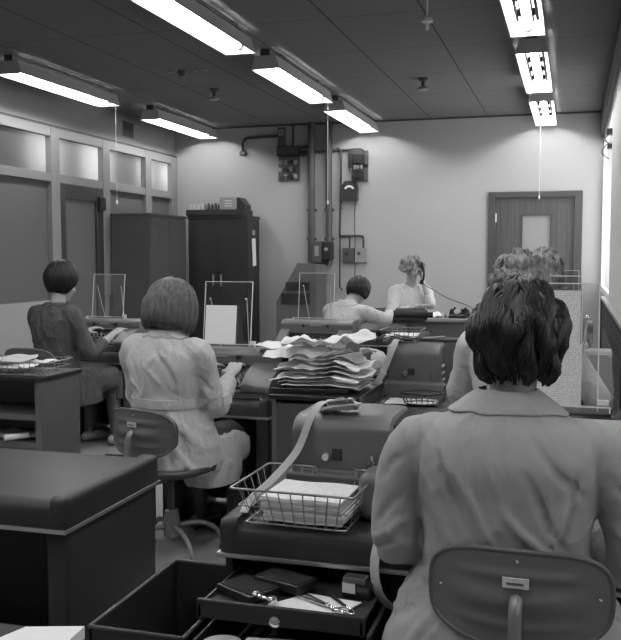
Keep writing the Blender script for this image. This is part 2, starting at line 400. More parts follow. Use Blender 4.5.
for z in (1.75, .3): h.cyl((-.862, YB - .0, z), (-.862, YB - .0, z + .1), .012, 10)
h.build('hinge', M_['alu'], d2f, 40)
MB().cyl((-.07, YB + .01, 1.0), (-.07, YB - .04, 1.0), .012, 10).cyl((-.07, YB - .04, 1.0), (-.17, YB - .04, 1.0), .009, 10).build('door_handle', M_['alu'], d2f, 40)

struct(MB().box((-6.6, 4.0, 0), (-6.5, 11.0, ZC)).box((-6.5, 10.6, 0), (XL - .1, 10.7, ZC)).box((-6.5, 4.0, 0), (XL - .15, 4.1, ZC)).box((-6.6, 4.0, ZC), (XL - .2, 11, ZC + .1)).build('wall_light_block', M_['wall_left']))  # unseen shell added behind the partition to keep world light off the panes
for y, e_ in ((7.62, 16), (8.60, 24), (9.72, 9), (10.3, 9)):      # lamps of the corridor behind the obscured panes
    l = bpy.data.lights.new('corridor_lamp', 'POINT'); l.energy = e_; l.shadow_soft_size = .05
    lo = bpy.data.objects.new('corridor_lamp', l); COL.objects.link(lo); lo.location = (XL - .17, y, 2.36)
# vent on the left wall
t = thing('wall_vent', 'small dark slatted vent high on left wall near the corner', 'vent', (XL, 9.25, 2.79))
MB().box((0, -.12, -.085), (.012, .12, .085), .003).build('vent_frame', M_['gear'], t)
v = MB()
for k in range(7): v.box((.010, -.1, -.07 + k * .021), (.02, .1, -.058 + k * .021))
v.build('vent_slat', M_['door_dark'], t)

# ------------------------------------------------------------------ ceiling luminaires
def luminaire():
    t = thing('ceiling_light', '', 'light')
    L, Z = 1.62, -.155            # origin at the ceiling above its centre, long axis y
    h = MB()
    t0, t1 = .084, .116
    for s in (-1, 1):
        h.prism([(s * t1, Z), (s * (t1 - .004), Z), (s * (t0 - .004), Z + .105), (s * t0, Z + .105)], 'y', -L / 2, L / 2)
    for y in (-L / 2, L / 2 - .004):
        h.prism([(-t1, Z), (t1, Z), (t0, Z + .105), (-t0, Z + .105)], 'y', y, y + .004)
    h.build('lamp_shade', M_['lamp_body'], t)
    r = MB()
    for s in (-1, 1):       # white inner reflector
        r.prism([(s * (t1 - .006), Z + .002), (s * (t1 - .008), Z + .002), (s * (t0 - .010), Z + .100), (s * (t0 - .008), Z + .100)], 'y', -L / 2 + .006, L / 2 - .006)
    for y in (-L / 2 + .0045, L / 2 - .0065):
        r.prism([(-t1 + .006, Z + .002), (t1 - .006, Z + .002), (t0 - .01, Z + .100), (-t0 + .01, Z + .100)], 'y', y, y + .002)
    r.build('reflector', M_['lamp_in'], t)
    sp = MB().box((-.040, -L / 2, Z + .100), (.040, L / 2, -.004), .004)
    sp.build('spine', M_['lamp_dark'], t)
    # inner white spine face with dark slots along both edges
    MB().box((-.030, -L / 2 + .02, Z + .080), (.030, L / 2 - .02, Z + .099)).build('gear_tray', M_['lamp_in'], t)
    strip = None
    for y0, y1 in ((-L / 2 + .01, -.62), (-.48, -.26), (-.12, .10), (.24, .46), (.60, L / 2 - .01)):
        for s in (-1, 1): MB().box((min(s * .044, s * .053), y0, Z + .090), (max(s * .044, s * .053), y1, Z + .097)).build('shield_strip', M_['lamp_in'], t)
    for yc in (-.55, -.19, .17, .53):
        for s in (-1, 1): MB().box((min(s * .038, s * .054), yc - .068, Z + .077), (max(s * .038, s * .054), yc + .068, Z + .10)).build('slot_shade', M_['slot'], t)  # black blocks put in so the open slots look dark from below
    for s in (0,):
        MB().cyl((0, -L / 2 + .05, Z + .050), (0, L / 2 - .05, Z + .050), .019, 12).build('tube', M_['tube'], t, 40)
    e = MB()
    for y in (-L / 2 + .03, L / 2 - .03): e.cyl((0, y - .022, Z + .050), (0, y + .022, Z + .050), .021, 12); e.box((-.012, y - .012, Z + .050), (.012, y + .012, Z + .085))
    e.build('tube_holder', M_['lamp_in'], t)
    for y in (-.55, .55): MB().box((-.06, y - .02, -.006), (.06, y + .02, -.0005)).build('bracket', M_['lamp_dark'], t)
    return t
lum = luminaire()
rows = [(-4.34, [7.89, 10.37], ['long trough light over the far left of the room, cut by the left picture edge', 'trough light hanging near the left back corner of the room']),
        (-2.32, [10.38, 8.29, 6.14], ['short looking trough light nearest the back wall in the middle row', 'middle trough light of the centre row above the empty desks', 'large bright trough light crossing the top edge, nearest in the centre row']),
        (-.314, [10.40, 8.31, 6.18], ['trough light above the back door, farthest of right row', 'trough light seen from below, second of the right row', 'trough light at the top edge, nearest of the right row'])]
first = True
for x, ends, labs in rows:
    for ye, lab in zip(ends, labs):
        p = (x, ye - .82, ZC)
        if first: lum.location = p; lum['label'] = lab; first = False; o = lum
        else: o = dup(lum, p, 0, lab)
        o['group'] = 'fluorescent trough lights'
for x, rn in ((-4.34, 'far left'), (-2.32, 'centre'), (-.314, 'right')):
    for ye, pn in ((4.05, 'first one outside the picture'), (1.95, 'nearest the front')):
        dup(lum, (x, ye - .82, ZC), 0, 'trough light of the %s row, %s' % (rn, pn), 'trough lights over the front of the room')
# thin conduits feeding the rows
for x, y0, y1, lab in ((-3.87, -1.0, 10.48, 'thin ceiling conduit joining the lights of the far left row'),):
    pass
def cord(x, y, z0, z1, lab):
    t = thing('pull_cord', lab, 'cord', (x, y, z0), 0, 'light pull cords')
    MB().cyl((0, 0, 0), (0, 0, z1 - z0), .0025, 6).build('string', M_['cord'], t)
    MB().lathe([(.002, 0), (.008, -.012), (.011, -.03), (.009, -.042), (.003, -.046)], (0, 0, 0), 12).build('knob', M_['white'], t, True)
cord(-4.265, 7.86, 1.905, 2.90, 'pull cord hanging in front of the glazed partition')
cord(-2.27, 8.33, 1.90, 2.90, 'pull cord hanging in front of the two wall pipes')
cord(-.37, 10.2, 2.03, 2.86, 'pull cord hanging in front of the back door')
def detector(x, y, lab):
    t = thing('heat_detector', lab, 'detector', (x, y, ZC), 0, 'ceiling detectors')
    MB().lathe([(.045, 0), (.045, -.018), (.02, -.03), (.016, -.075)], (0, 0, 0)).build('base', M_['gear'], t, 50)
    MB().lathe([(.016, -.07), (.05, -.085), (.052, -.10), (.03, -.108)], (0, 0, 0)).build('sensor_head', M_['gear_pale'], t, 50)
detector(-3.34, 8.1, 'round detector on the ceiling left of the centre lights'); detector(-1.33, 8.15, 'round detector on the ceiling between centre and right rows')
t = thing('ceiling_rose', 'pale ceiling rose with a hanging stem at top edge of picture', 'ceiling rose', (-.895, 5.62, ZC))
MB().lathe([(.03, 0), (.03, -.012), (.006, -.02), (.006, -.12), (.02, -.128), (.034, -.14), (.036, -.155), (.012, -.165), (.011, -.20), (.004, -.205)], (0, 0, 0)).build('rose', M_['white'], t, 50)
t = thing('ceiling_socket', 'small open conduit box with wires on the ceiling at left', 'socket', (-3.28, 7.25, ZC))
MB().lathe([(.05, 0), (.05, -.015), (.035, -.03), (.03, -.05)], (0, 0, 0)).build('socket_base', M_['gear'], t, 50)
MB().box((.10, -.02, -.006), (.14, .02, 0)).box((.19, -.02, -.006), (.23, .02, 0)).box((-.13, -.02, -.006), (-.09, .02, 0)).build('fixing_plate', M_['gear_pale'], t)
for y0, n in ((7.04, 0), (5.48, 1)): pass

# ------------------------------------------------------------------ services on the back wall
YW = YB
def pipe(x, r, z0, z1, lab):
    t = thing('wall_pipe', lab, 'pipe', (x, YW, 0), 0, 'vertical wall pipes')
    MB().cyl((0, -.06, z0), (0, -.06, z1), r, 20).build('pipe_run', M_['pipe'], t, 40)
    c = MB()
    for z in (z0 + .3, 1.9, 2.6): c.box((-r - .012, -.075, z), (r + .012, 0, z + .03))
    c.build('pipe_clip', M_['pipe'], t)
pipe(-3.05, .042, 1.25, ZC, 'left of the two thick vertical pipes on the back wall')
pipe(-2.83, .040, 1.25, ZC, 'right of the two thick vertical pipes on the back wall')
t = thing('wall_conduit', 'bent dark conduit from the switch box down the wall at left', 'conduit', (-3.7, YW, 2.8))
MB().tube([(.22, -.03, .02), (-.12, -.03, .01), (-.20, -.03, -.0), (-.24, -.03, -.06), (-.24, -.03, -.16)], .016, 8, smooth=4).build('conduit_run', M_['conduit'], t, 40)
MB().box((-.28, -.05, -.20), (-.20, 0, -.15), .01).build('end_cap', M_['black'], t)
t = thing('switch_box', 'small grey switch box above the left distribution board', 'switch box', (-3.43, YW, 2.68))
MB().box((-.045, -.07, 0), (.045, 0, .24), .005).build('casing', M_['gear'], t)
MB().box((-.03, -.08, .14), (.03, -.068, .21), .003).build('switch_plate', M_['gear_pale'], t)
MB().box((-.008, -.09, .16), (.008, -.075, .185)).build('switch_lever', M_['black'], t)
t = thing('distribution_board', 'wall board with fuses and wiring left of the thick pipes', 'switchgear', (-3.345, YW, 2.27))
MB().box((-.135, -.03, 0), (.135, 0, .30), .004).build('back_board', M_['gear'], t)
MB().box((-.14, -.10, .30), (.14, 0, .42), .012).build('top_housing', M_['black'], t)
for x in (-.1, ):
    for z in (.14, .23): MB().lathe([(.033, 0), (.033, -.02), (.024, -.03)], (x, -.03, z), 16, 'y').build('dial', M_['gear_pale'], t, 50)
for i in range(3):
    for j in range(3): MB().box((-.05 + i * .06, -.07, .03 + j * .085), (-.012 + i * .06, -.03, .08 + j * .085), .005).build('fuse', M_['black'] if (i + j) % 2 else M_['gear_pale'], t)
c = MB()
for k in range(4): c.tube([(-.12, -.06, .02 + k * .02), (-.04 + .02 * k, -.08, .05), (.03, -.08, .03 + .05 * k), (.12, -.05, .10 + .04 * k)], .004, 6, smooth=4)
c.build('wiring', M_['cable'], t, True)
t = thing('wall_conduit', 'horizontal conduit joining the two distribution boards behind the pipes', 'conduit', (-3.2, YW, 2.62))
MB().tube([(0, -.03, 0), (.60, -.03, 0)], .014, 8).tube([(-.0, -.06, .02), (.08, -.05, .05), (.14, -.03, .01)], .018, 8, smooth=4).tube([(-.0, -.06, -.03), (.08, -.05, -.04), (.14, -.03, -.0)], .018, 8, smooth=4).build('conduit_run', M_['conduit'], t, 40)
t = thing('wall_conduit', 'thin pale vertical conduit above the left distribution board', 'conduit', (-3.29, YW, 2.7))
MB().cyl((0, -.02, 0), (0, -.02, .26), .012, 8).build('conduit_run', M_['conduit'], t, 40)
t = thing('wall_conduit', 'dark bent conduit running down the wall to the sockets behind the desks', 'conduit', (-2.7, YW, 0))
MB().tube([(-.04, -.035, 2.64), (.0, -.035, 2.62), (.015, -.035, 2.56), (.015, -.035, 2.3), (.0, -.035, 1.75), (.0, -.035, 1.62), (.03, -.035, 1.6), (.25, -.035, 1.6), (.29, -.035, 1.57), (.29, -.035, 1.45)], .014, 8, smooth=3).build('conduit_run', M_['conduit'], t, 40)
MB().tube([(.12, -.035, 1.6), (.12, -.035, 1.45)], .011, 8).tube([(.0, -.03, 1.6), (.0, -.03, .98), (.04, -.03, .95)], .009, 8).build('branch', M_['conduit'], t, 40)
t = thing('distribution_board', 'smaller wall board with switchgear right of the thick pipes', 'switchgear', (-2.47, YW, 2.25))
MB().box((-.13, -.03, .16), (.11, 0, .36), .004).box((-.09, -.03, 0), (.11, 0, .2), .004).build('back_board', M_['gear'], t)
MB().box((-.07, -.09, .20), (.07, -.03, .31), .01).build('relay_housing', M_['black'], t)
MB().box((-.06, -.08, .03), (.07, -.03, .13), .01).build('relay_box', M_['black'], t)
for k in range(3): MB().box((-.05 + k * .04, -.09, .14), (-.025 + k * .04, -.03, .185), .003).build('fuse', M_['gear_pale'], t)
MB().tube([(-.13, -.03, .36), (-.1, -.03, .38), (.02, -.03, .38), (.06, -.03, .35), (.06, -.03, .3)], .008, 8, smooth=3).tube([(-.1, -.03, .34), (-.12, -.05, .2), (-.1, -.03, .1)], .004, 6, smooth=4).build('wiring', M_['cable'], t, 40)
t = thing('electric_meter', 'black electricity meter with curved pale scale on back wall', 'meter', (-2.57, YW, 2.02))
MB().prism(poly_round([(-.095, 0), (.095, 0), (.095, .17), (.06, .23), (-.06, .23), (-.095, .17)], .02), 'y', -.10, 0).build('meter_case', M_['bakelite'], t, 40)
MB().ring_loft([[V((math.cos(a) * r, -y, .11 + math.sin(a) * r)) for a in [PI * (.15 + .7 * k / 8) for k in range(9)]] for r, y in ((.045, .101), (.07, .101), (.07, .104), (.045, .104), (.045, .101))], closed=False).build('meter_scale', M_['paper'], t)
MB().tube([(-.09, -.03, .02), (-.12, -.03, -.05), (-.1, -.03, -.1)], .005, 6, smooth=4).tube([(.06, -.03, 0), (.05, -.03, -.2), (.06, -.03, -.65), (.05, -.02, -.95)], .005, 6, smooth=4).build('meter_cable', M_['cable'], t, 40)
t = thing('starter_box', 'dark motor starter box at the foot of the thick pipes', 'switch box', (-2.93, YW, 1.28))
MB().box((-.09, -.16, 0), (.03, 0, .26), .01).build('casing', M_['gear'], t)
MB().box((.035, -.14, .03), (.15, 0, .25), .01).build('side_casing', M_['black'], t)
MB().lathe([(.02, 0), (.02, -.03), (.012, -.035)], (.09, -.14, .16), 14, 'y').build('push_button', M_['gear_pale'], t, 50)
MB().box((-.05, -.17, .08), (.0, -.158, .2), .003).build('cover_plate', M_['gear_pale'], t)
for x, lab in ((-2.59, 'left wall socket box at the end of the bent conduit'), (-2.44, 'right wall socket box at the end of the bent conduit')):
    t = thing('wall_socket', lab, 'socket', (x, YW, 1.28), 0, 'socket boxes on the back wall')
    MB().box((-.07, -.055, 0), (.07, 0, .175), .006).build('casing', M_['gear_pale'] if x > -2.5 else M_['gear'], t)
    MB().lathe([(.02, 0), (.02, -.008), (.012, -.01)], (-.02, -.055, .11), 12, 'y').build('socket_outlet', M_['black'], t, 50)

# ------------------------------------------------------------------ radiator casing under the far window
t = thing('sill_casing', 'long metal sill casing with perforated grille along the right wall', 'radiator cover', (.30, 5.0, 0))
MB().box((-.045, 0, .955), (.0, 3.8, .985), .006).build('sill_rail', M_['rail'], t)
MB().box((0, 0, .94), (.06, 3.8, .965), .003).build('sill_shelf', M_['gear'], t)
g = MB()
for k in range(95): g.box((-.034, .02 + k * .04, .73), (-.028, .026 + k * .04, .955))
for k in range(6): g.box((-.034, 0, .74 + k * .036), (-.028, 3.8, .745 + k * .036))
g.build('grille', M_['mesh'], t)
MB().box((-.03, 0, .0), (-.012, 3.8, .72), .003).box((-.012, 0, .72), (-.0, 3.8, .95)).build('front_panel', M_['steel'], t)
MB().box((-.045, 3.74, .0), (.0, 3.8, .96), .004).box((-.045, 0, .0), (.0, .06, .96), .004).build('end_post', M_['steel_dark'], t)
t = thing('window_latch', 'dark window fitting with wires on top of the far column', 'fitting', (.31, 9.0, 2.42))
MB().box((-.03, -.05, .08), (.03, .05, .14), .008).box((-.02, -.04, -.05), (.03, .05, .0), .008).build('catch', M_['black'], t)
MB().tube([(0, 0, .1), (-.04, 0, .04), (0, .02, 0)], .006, 6, smooth=4).tube([(-.02, 0, 0), (-.07, 0, -.08), (0, .02, -.14)], .005, 6, smooth=4).build('wiring', M_['cable'], t, 40)

# ================================================================== DESKS AND MACHINES
TZ, SZ = .585, .665
def desk(label, xc, y0, wd, dp, legs=(-1, 1), legw=.075, m='steel_dark', group='machine desks', dark_kneehole=True):
    t = thing('machine_desk', label, 'desk', (xc, y0, 0), 0, group)
    h = wd / 2
    pr = poly_round([(0, TZ), (0, SZ), (dp, SZ), (dp, TZ)], [0, .045, .02, 0], 6)
    MB().prism(pr, 'x', -h + .046, h - .046).build('desk_top', M_[m], t, 35)
    for s in (-1, 1):
        x0, x1 = (s * h - .05 * s, s * h)
        pr2 = poly_round([(0, 0), (0, .095), (dp, .095), (dp, 0)], [0, .03, .03, 0], 6)
        e = MB(); rings = []
        for x, ins in ((x0, 0), (x0 + s * .002, -.001), (x1 - s * .016, 0), (x1 - s * .005, .006), (x1, .018)):
            rings.append([V((x, y + (ins if y < dp / 2 else -ins), TZ + min(z, .095 - ins))) for y, z in pr2])
        e.ring_loft(rings); e.build('end_rail', M_[m], t, 40)
    tr = MB().box((-h - .004, -.006, TZ - .008), (h + .004, .004, TZ + .004), .002)
    for s in (-1, 1): tr.box((s * h - .004, -.004, TZ - .008), (s * h + .004, dp, TZ + .004), .002)
    tr.build('bright_trim', M_['alu'], t)
    MB().box((-h + .06, .02, TZ - .018), (h - .06, dp - .02, TZ - .004)).build('under_frame', M_['black'], t)
    for s in legs:
        x0, x1 = sorted((s * (h - .006), s * (h - legw)))
        MB().box((x0, .015, 0.0), (x1, dp - .02, TZ - .006), .012, 3).build('leg', M_[m], t, 35)
    if dark_kneehole: MB().box((-h + .06, dp - .06, .02), (h - .06, dp - .04, TZ - .018)).build('kneehole_shade', M_[m], t)  # sheet added behind the kneehole to keep it dark
    return t
desk('large dark desk with bare top, rounded corner and kneehole, nearest at left', -1.98, 2.17, 1.25, .60, group=None, dark_kneehole=True)
desk('dark desk carrying the wire basket, in front of the seated woman nearest the viewer', -.300, 2.125, 1.15, .62, legs=(1,), group=None, dark_kneehole=True)
desk('dark desk where the long haired woman in pale coat works', -1.67, 4.0, .58, .60, m='steel', group=None)
desk('desk where the dark haired girl at far left works', -3.33, 5.76, .58, .60, m='steel', group=None)
desk('desk under the second row machine behind the open wire tray', -.33, 4.0, 1.10, .60, m='steel', group=None)
desk('desk beneath the unattended keyboard machine in the centre', -1.72, 5.85, .62, .55, m='steel', group=None)
desk('far desk with the dark roller machine beside the leaning woman in white', -1.66, 7.55, .85, .55, m='steel', dark_kneehole=True, group=None)
desk('desk under the third row machine at right, mostly hidden by the fair haired heads', -.28, 5.95, .72, .55, m='steel', group=None)

def key_deck(parent, x0, x1, y0, z0, y1, z1, rows, cols, m1='key', m2='key_dark', loc=(0, 0, 0)):
    """sloping keyboard with individual keys"""
    dk = MB().prism([(y0, z0 - .03), (y0, z0), (y1, z1), (y1, z0 - .03)], 'x', x0, x1).build('key_deck', M_['black'], parent)
    proto = None; ang = math.atan2(z1 - z0, y1 - y0)
    for r_ in range(rows):
        for c_ in range(cols):
            u = (c_ + .5 + (.25 if r_ % 2 else 0)) / (cols + .25); v = (r_ + .5) / rows
            p = (x0 + (x1 - x0) * u, y0 + (y1 - y0) * v, z0 + (z1 - z0) * v)
            if proto is None:
                proto = MB().lathe([(.004, 0), (.004, .006), (.0078, .007), (.0085, .011), (.007, .0125)], (0, 0, 0), 12).build('key', M_[m1], dk, 40)
                o = proto
            else:
                o = proto.copy(); COL.objects.link(o); o.parent = dk
            o.location = p; o.rotation_euler = (ang, 0, 0)
            if (c_ * 7 + r_ * 3) % 5 == 0:
                o.material_slots[0].link = 'OBJECT'; o.material_slots[0].material = M_[m2]
    return dk
def keyboard_machine(label, xc, y0, x0=-.30, x1=.31, m='steel_mid', keys=True, top=.885, back=.40, z0=SZ, w_kb=.36):
    """punch machine: rear casing, sloping cheeks, key deck. y0 = front of the cheeks"""
    t = thing('keyboard_machine', label, 'office machine', (xc, y0, z0), 0)
    H = top - z0
    pr = poly_round([(.20, .0), (.20, H - .02), (.23, H), (back, H), (back + .02, .0)], [0, .015, .02, .04, 0], 5)
    MB().prism(pr, 'x', x0, x1).build('rear_casing', M_[m], t, 35)
    kx0 = -w_kb / 2 - .02; kx1 = w_kb / 2 - .02
    base = MB().box((x0 + .01, -.0, 0), (x1 - .01, .21, .045), .008).build('front_base', M_[m], t)
    ck = poly_round([(.0, .03), (.0, .065), (.12, .13), (.205, H - .06), (.205, .03)], [0, .015, .02, .01, 0], 4)
    MB().prism(ck, 'x', x0, kx0).build('cheek', M_[m], t, 35)
    MB().prism(ck, 'x', kx1, x1).build('cheek', M_[m], t, 35)
    if keys: key_deck(t, kx0 + .003, kx1 - .003, .012, .058, .17, .125, 4, 12)
    MB().box((kx0, .172, .05), (kx1, .205, .15), .004).build('key_well_back', M_['black'], t)
    k = MB()
    for xx in (-.10, .08): k.lathe([(.012, 0), (.012, -.012), (.008, -.015)], (xx, .20, H - .035), 14, 'y')
    k.build('casing_screw', M_['black'], t, 50)
    MB().box((-.05, .195, H - .037), (.03, .2, H - .031)).build('maker_strip', M_['alu'], t)
    return t
keyboard_machine('keyboard machine in front of the long haired woman in pale coat', -1.70, 4.03)
keyboard_machine('keyboard machine being typed on by the dark haired girl at far left', -3.36, 5.80, x0=-.27, x1=.27)
keyboard_machine('unattended keyboard machine with screws facing us, beyond the pile of listings', -1.74, 5.90, x0=-.27, x1=.26, top=.90)
keyboard_machine('pale machine end showing at right of the nearest woman', -.07, 2.20, x0=-.24, x1=.32, m='steel_light', top=.91)
keyboard_machine('pale machine with cut corner and dark slot near the right edge', -.10, 4.05, x0=-.24, x1=.28, m='steel_light', top=.925)
keyboard_machine('third row machine by the sill casing, mostly behind the nearer machines', -.12, 6.0, x0=-.2, x1=.26, m='steel_mid', keys=False, top=.92)
# dark slot handle on the pale right machine
t = thing('paper_chute', 'angular pale side guard with dark slot beside the sill casing', 'machine guard', (.125, 4.06, .70))
MB().prism([(-.055, .0), (.02, .0), (.055, .07), (.045, .20), (.03, .235), (-.05, .235)], 'y', -.035, -.018).build('guard_plate', M_['steel_light'], t, 30)
MB().box((-.04, -.04, .055), (.025, -.034, .072), .002).build('slot', M_['black'], t)
MB().box((-.05, -.018, .02), (.02, .10, .04)).build('mounting_arm', M_['steel'], t)

def punch_box(label, x0, x1, y0, dp, ztop, m='steel_mid', cover=True):
    t = thing('punch_unit', label, 'office machine', ((x0 + x1) / 2, y0, SZ))
    h = (x1 - x0) / 2; H = ztop - SZ
    pr = poly_round([(0, .085), (0, H - .02), (.05, H), (dp, H), (dp + .02, 0), (.0, 0)], [0, .035, .03, .05, 0, 0], 6)
    rings = []
    for x, s in ((-h, .975), (-h + .012, 1), (h - .03, 1), (h - .008, .985), (h, .95)):
        rings.append([V((x, dp / 2 + (y - dp / 2) * s, z * s)) for y, z in pr])
    MB().ring_loft(rings).build('casing', M_[m], t, 35)
    MB().box((-h - .004, -.045, 0), (h + .025, .02, .083), .006).build('plinth', M_[m], t)
    MB().box((-h - .002, -.004, .083), (h + .02, .004, .089)).build('join_strip', M_['alu'], t)
    MB().lathe([(.014, 0), (.014, -.006), (.010, -.012), (.004, -.012)], (-h * .30, 0, .125), 18, 'y').build('lock_knob', M_['alu'], t, 50)
    MB().box((-h * .18, -.003, .118), (-h * .18 + .03, .0, .15), .001).build('instruction_plate', M_['steel_dark'], t)
    MB().lathe([(.007, 0), (.007, -.004)], (h * .62, 0, .115), 12, 'y').box((h * .62 - .003, -.004, .10), (h * .62 + .003, 0, .135)).build('key_lock', M_['alu'], t, 50)
    v = MB()
    for k in range(3): v.box((h - .004, .045, .085 + k * .034), (h + .006, .12, .096 + k * .034), .003)
    v.build('vent_louvre', M_['alu'], t)
    return t
P1 = punch_box('large grey punch unit behind the wire basket with lock knob facing us', -.765, -.475, 2.42, .30, .905)
MB().box((.090, -.185, 0), (.178, -.05, .128), .028, 4).build('motor_cover', M_['steel_mid'], P1, 50)
P2 = punch_box('second grey punch unit with side louvres, behind the open wire tray', -.865, -.60, 4.27, .34, .93)

# sheets and lid on top of the second unit
MB().box((.0, .19, .265), (.26, .33, .279), .004).build('lid', M_['steel_dark'], P2)
t = thing('ruler', 'white ruler lying on the dark cover of the second punch unit', 'ruler', (-.67, 4.52, .947), .9)
MB().box((-.07, -.008, 0), (.07, .008, .003)).build('ruler_strip', M_['white'], t)

# ------------------------------------------------------------------ acrylic copy stands
def stand():
    t = thing('copy_stand', '', 'copy stand')
    W2_, H_ = .13, .335
    tilt = Matrix.Rotation(-.13, 4, 'X').to_3x3()
    def tb(mb, a, b, **k): return mb.box(a, b, rot=tilt, piv=(0, 0, 0), **k)
    tb(MB(), (-W2_, 0, .0), (W2_, .004, H_)).build('acrylic_pane', M_['acrylic'], t)
    e = MB()
    tb(e, (-W2_ - .0015, -.001, 0), (-W2_ + .001, .005, H_)); tb(e, (W2_ - .001, -.001, 0), (W2_ + .0025, .005, H_)); tb(e, (-W2_, -.001, H_ - .0015), (W2_, .005, H_ + .0015))
    e.build('pane_edge', M_['edge'], t)
    tb(MB(), (-W2_ - .03, -.03, -.004), (W2_ + .03, .0, .012)).build('copy_ledge', M_['acrylic'], t)
    l = MB(); tb(l, (-W2_ - .03, -.032, .009), (W2_ + .03, -.029, .013)); tb(l, (-W2_ - .032, -.032, -.004), (-W2_ - .028, 0, .013)); tb(l, (W2_ + .028, -.032, -.004), (W2_ + .032, 0, .013)); l.build('ledge_edge', M_['edge'], t)
    b = MB()
    for s in (-1, 1):
        b.tube([tilt @ V((s * (W2_ - .03), .006, H_ - .09)), tilt @ V((s * (W2_ - .05), .10, .0)) + V((0, .02, .0))], .003, 6)
    b.build('strut', M_['edge'], t)
    c = MB()
    for s in (-1, 1):
        p = tilt @ V((s * (W2_ - .03), -.002, H_ - .09)); c.ell(p, (.006, .004, .006), n=10)
    c.build('fixing_screw', M_['chrome'], t, True)
    cl = MB(); tb(cl, (W2_ + .0, -.012, .015), (W2_ + .028, .01, .03), bev=.002); cl.build('clip', M_['white'], t)
    return t
sx = [(-1.707, 4.28, .895, 'clear copy stand holding a white sheet before the long haired woman'),
      (-3.375, 6.04, .89, 'empty clear copy stand in front of the dark haired girl at far left'),
      (-1.76, 6.13, .905, 'empty clear copy stand on the unattended machine in the centre'),
      (-.061, 2.43, .955, 'nearest clear copy stand with printed forms, right of the dark head'),
      (-.085, 4.28, .935, 'clear copy stand standing behind the printed forms at right'),
      (-.09, 6.22, .93, 'farthest copy stand at right, its top showing before the back door')]
s0 = stand()
for i, (x, y, z, lab) in enumerate(sx):
    if i == 0: s0.location = (x, y, z); s0['label'] = lab; o = s0
    else: o = dup(s0, (x, y, z), 0, lab)
    o['group'] = 'acrylic copy stands'
# foot of the nearest stand
def stand_sheet(name, label, cat, x, y, z, w_, h_, m, tl=.13):
    t = thing(name, label, cat, (x, y, z))
    r = Matrix.Rotation(-tl, 4, 'X').to_3x3()
    MB().box((-w_ / 2, -.004, 0), (w_ / 2, -.002, h_), rot=r, piv=(0, 0, 0)).build('sheet', m, t)
    return t
stand_sheet('document', 'white sheet on the copy stand before the long haired woman', 'paper', -1.74, 4.275, .907, .17, .20, M_['paper'])
stand_sheet('printed_form', 'printed form of dotted rows on the nearest copy stand', 'form', -.055, 2.422, .965, .165, .165, M_['printed'])
stand_sheet('printed_form', 'upper printed form on the nearest copy stand, above another form', 'form', -.06, 2.442, 1.120, .165, .150, M_['printed'])

# ------------------------------------------------------------------ wire baskets
def wire_basket(label, loc, rz, bw, bd, tw, td, H, m='wire', nx=10, ny=6, r=.0021, dip=True, group=None):
    t = thing('wire_basket', label, 'wire basket', loc, rz, group)
    B = [V((-bw, -bd, 0)), V((bw, -bd, 0)), V((bw, bd, 0)), V((-bw, bd, 0))]
    T = [V((-tw, -td, H)), V((tw, -td, H)), V((tw, td, H)), V((-tw, td, H))]
    rim = MB()
    def rr(c, k=.012):
        out = []
        for i in range(4):
            p, a, b = c[i], c[i - 1], c[(i + 1) % 4]
            out += [p + (a - p).normalized() * k, p * .7 + (p + (a - p).normalized() * k) * .15 + (p + (b - p).normalized() * k) * .15, p + (b - p).normalized() * k]
        return out
    T2 = rr(T)
    if dip:  # handle dips in the far and near rims
        q = []
        for p in T2: q.append(p)
        i = next(i for i in range(len(q)) if (q[i] - T[2]).length < .02 and q[i].y > td - .001 and q[i].x < tw - .005)
        ins = [V((tw * .55, td, H)), V((tw * .5, td, H - .03)), V((-tw * .1, td, H - .03)), V((-tw * .15, td, H))]
        q = q[:i + 1] + ins + q[i + 1:]; T2 = q
    rim.tube(T2, r * 1.5, 6, closed=True); rim.build('rim', M_[m], t, True)
    MB().tube(rr(B), r * 1.3, 6, closed=True).build('base_frame', M_[m], t, True)
    wv = MB()
    for k in range(1, nx):
        u = k / nx
        a, b, c, d_ = T[0].lerp(T[1], u), B[0].lerp(B[1], u), B[3].lerp(B[2], u), T[3].lerp(T[2], u)
        if dip and -tw * .13 < d_.x < tw * .53: d_ = c.lerp(d_, 1 - .03 / H)
        wv.tube([a, b, c, d_], r * .75, 5)
    for k in range(1, ny):
        u = k / ny
        wv.tube([T[0].lerp(T[3], u), B[0].lerp(B[3], u), B[1].lerp(B[2], u), T[1].lerp(T[2], u)], r * .75, 5)
    wv.build('wires', M_[m], t)
    MB().tube(rr([T[i].lerp(B[i], .5) for i in range(4)]), r * .8, 5, closed=True).build('middle_wire', M_[m], t, True)
    return t
wire_basket('wire basket holding a thick stack of cards on the nearest desk', (-.665, 2.245, SZ + .006), -.03, .135, .11, .165, .145, .095)
wire_basket('wire basket of crumpled papers on the black topped cabinet at left', (-2.72, 3.97, .765), .05, .20, .11, .225, .13, .065, nx=14)
wire_basket('wire basket with papers on the second punch unit', (-.82, 4.46, .935), 0, .085, .09, .10, .105, .055, m='wire_dark', nx=8, dip=False)
t = thing('open_tray', 'dark oval wire tray with cards beside the second punch unit', 'tray', (-.66, 4.09, SZ + .012), .2)
e = [V((.10 * math.cos(a), .07 * math.sin(a), .05)) for a in [2 * PI * k / 20 for k in range(20)]]
MB().tube(e, .005, 6, closed=True).build('tray_rim', M_['black'], t, True)
q = MB().tube([V((p.x * .8, p.y * .8, .003)) for p in e], .003, 6, closed=True)
for p in e: q.tube([p, V((p.x * .8, p.y * .8, .003))], .002, 5)
q.build('tray_wires', M_['wire_dark'], t)

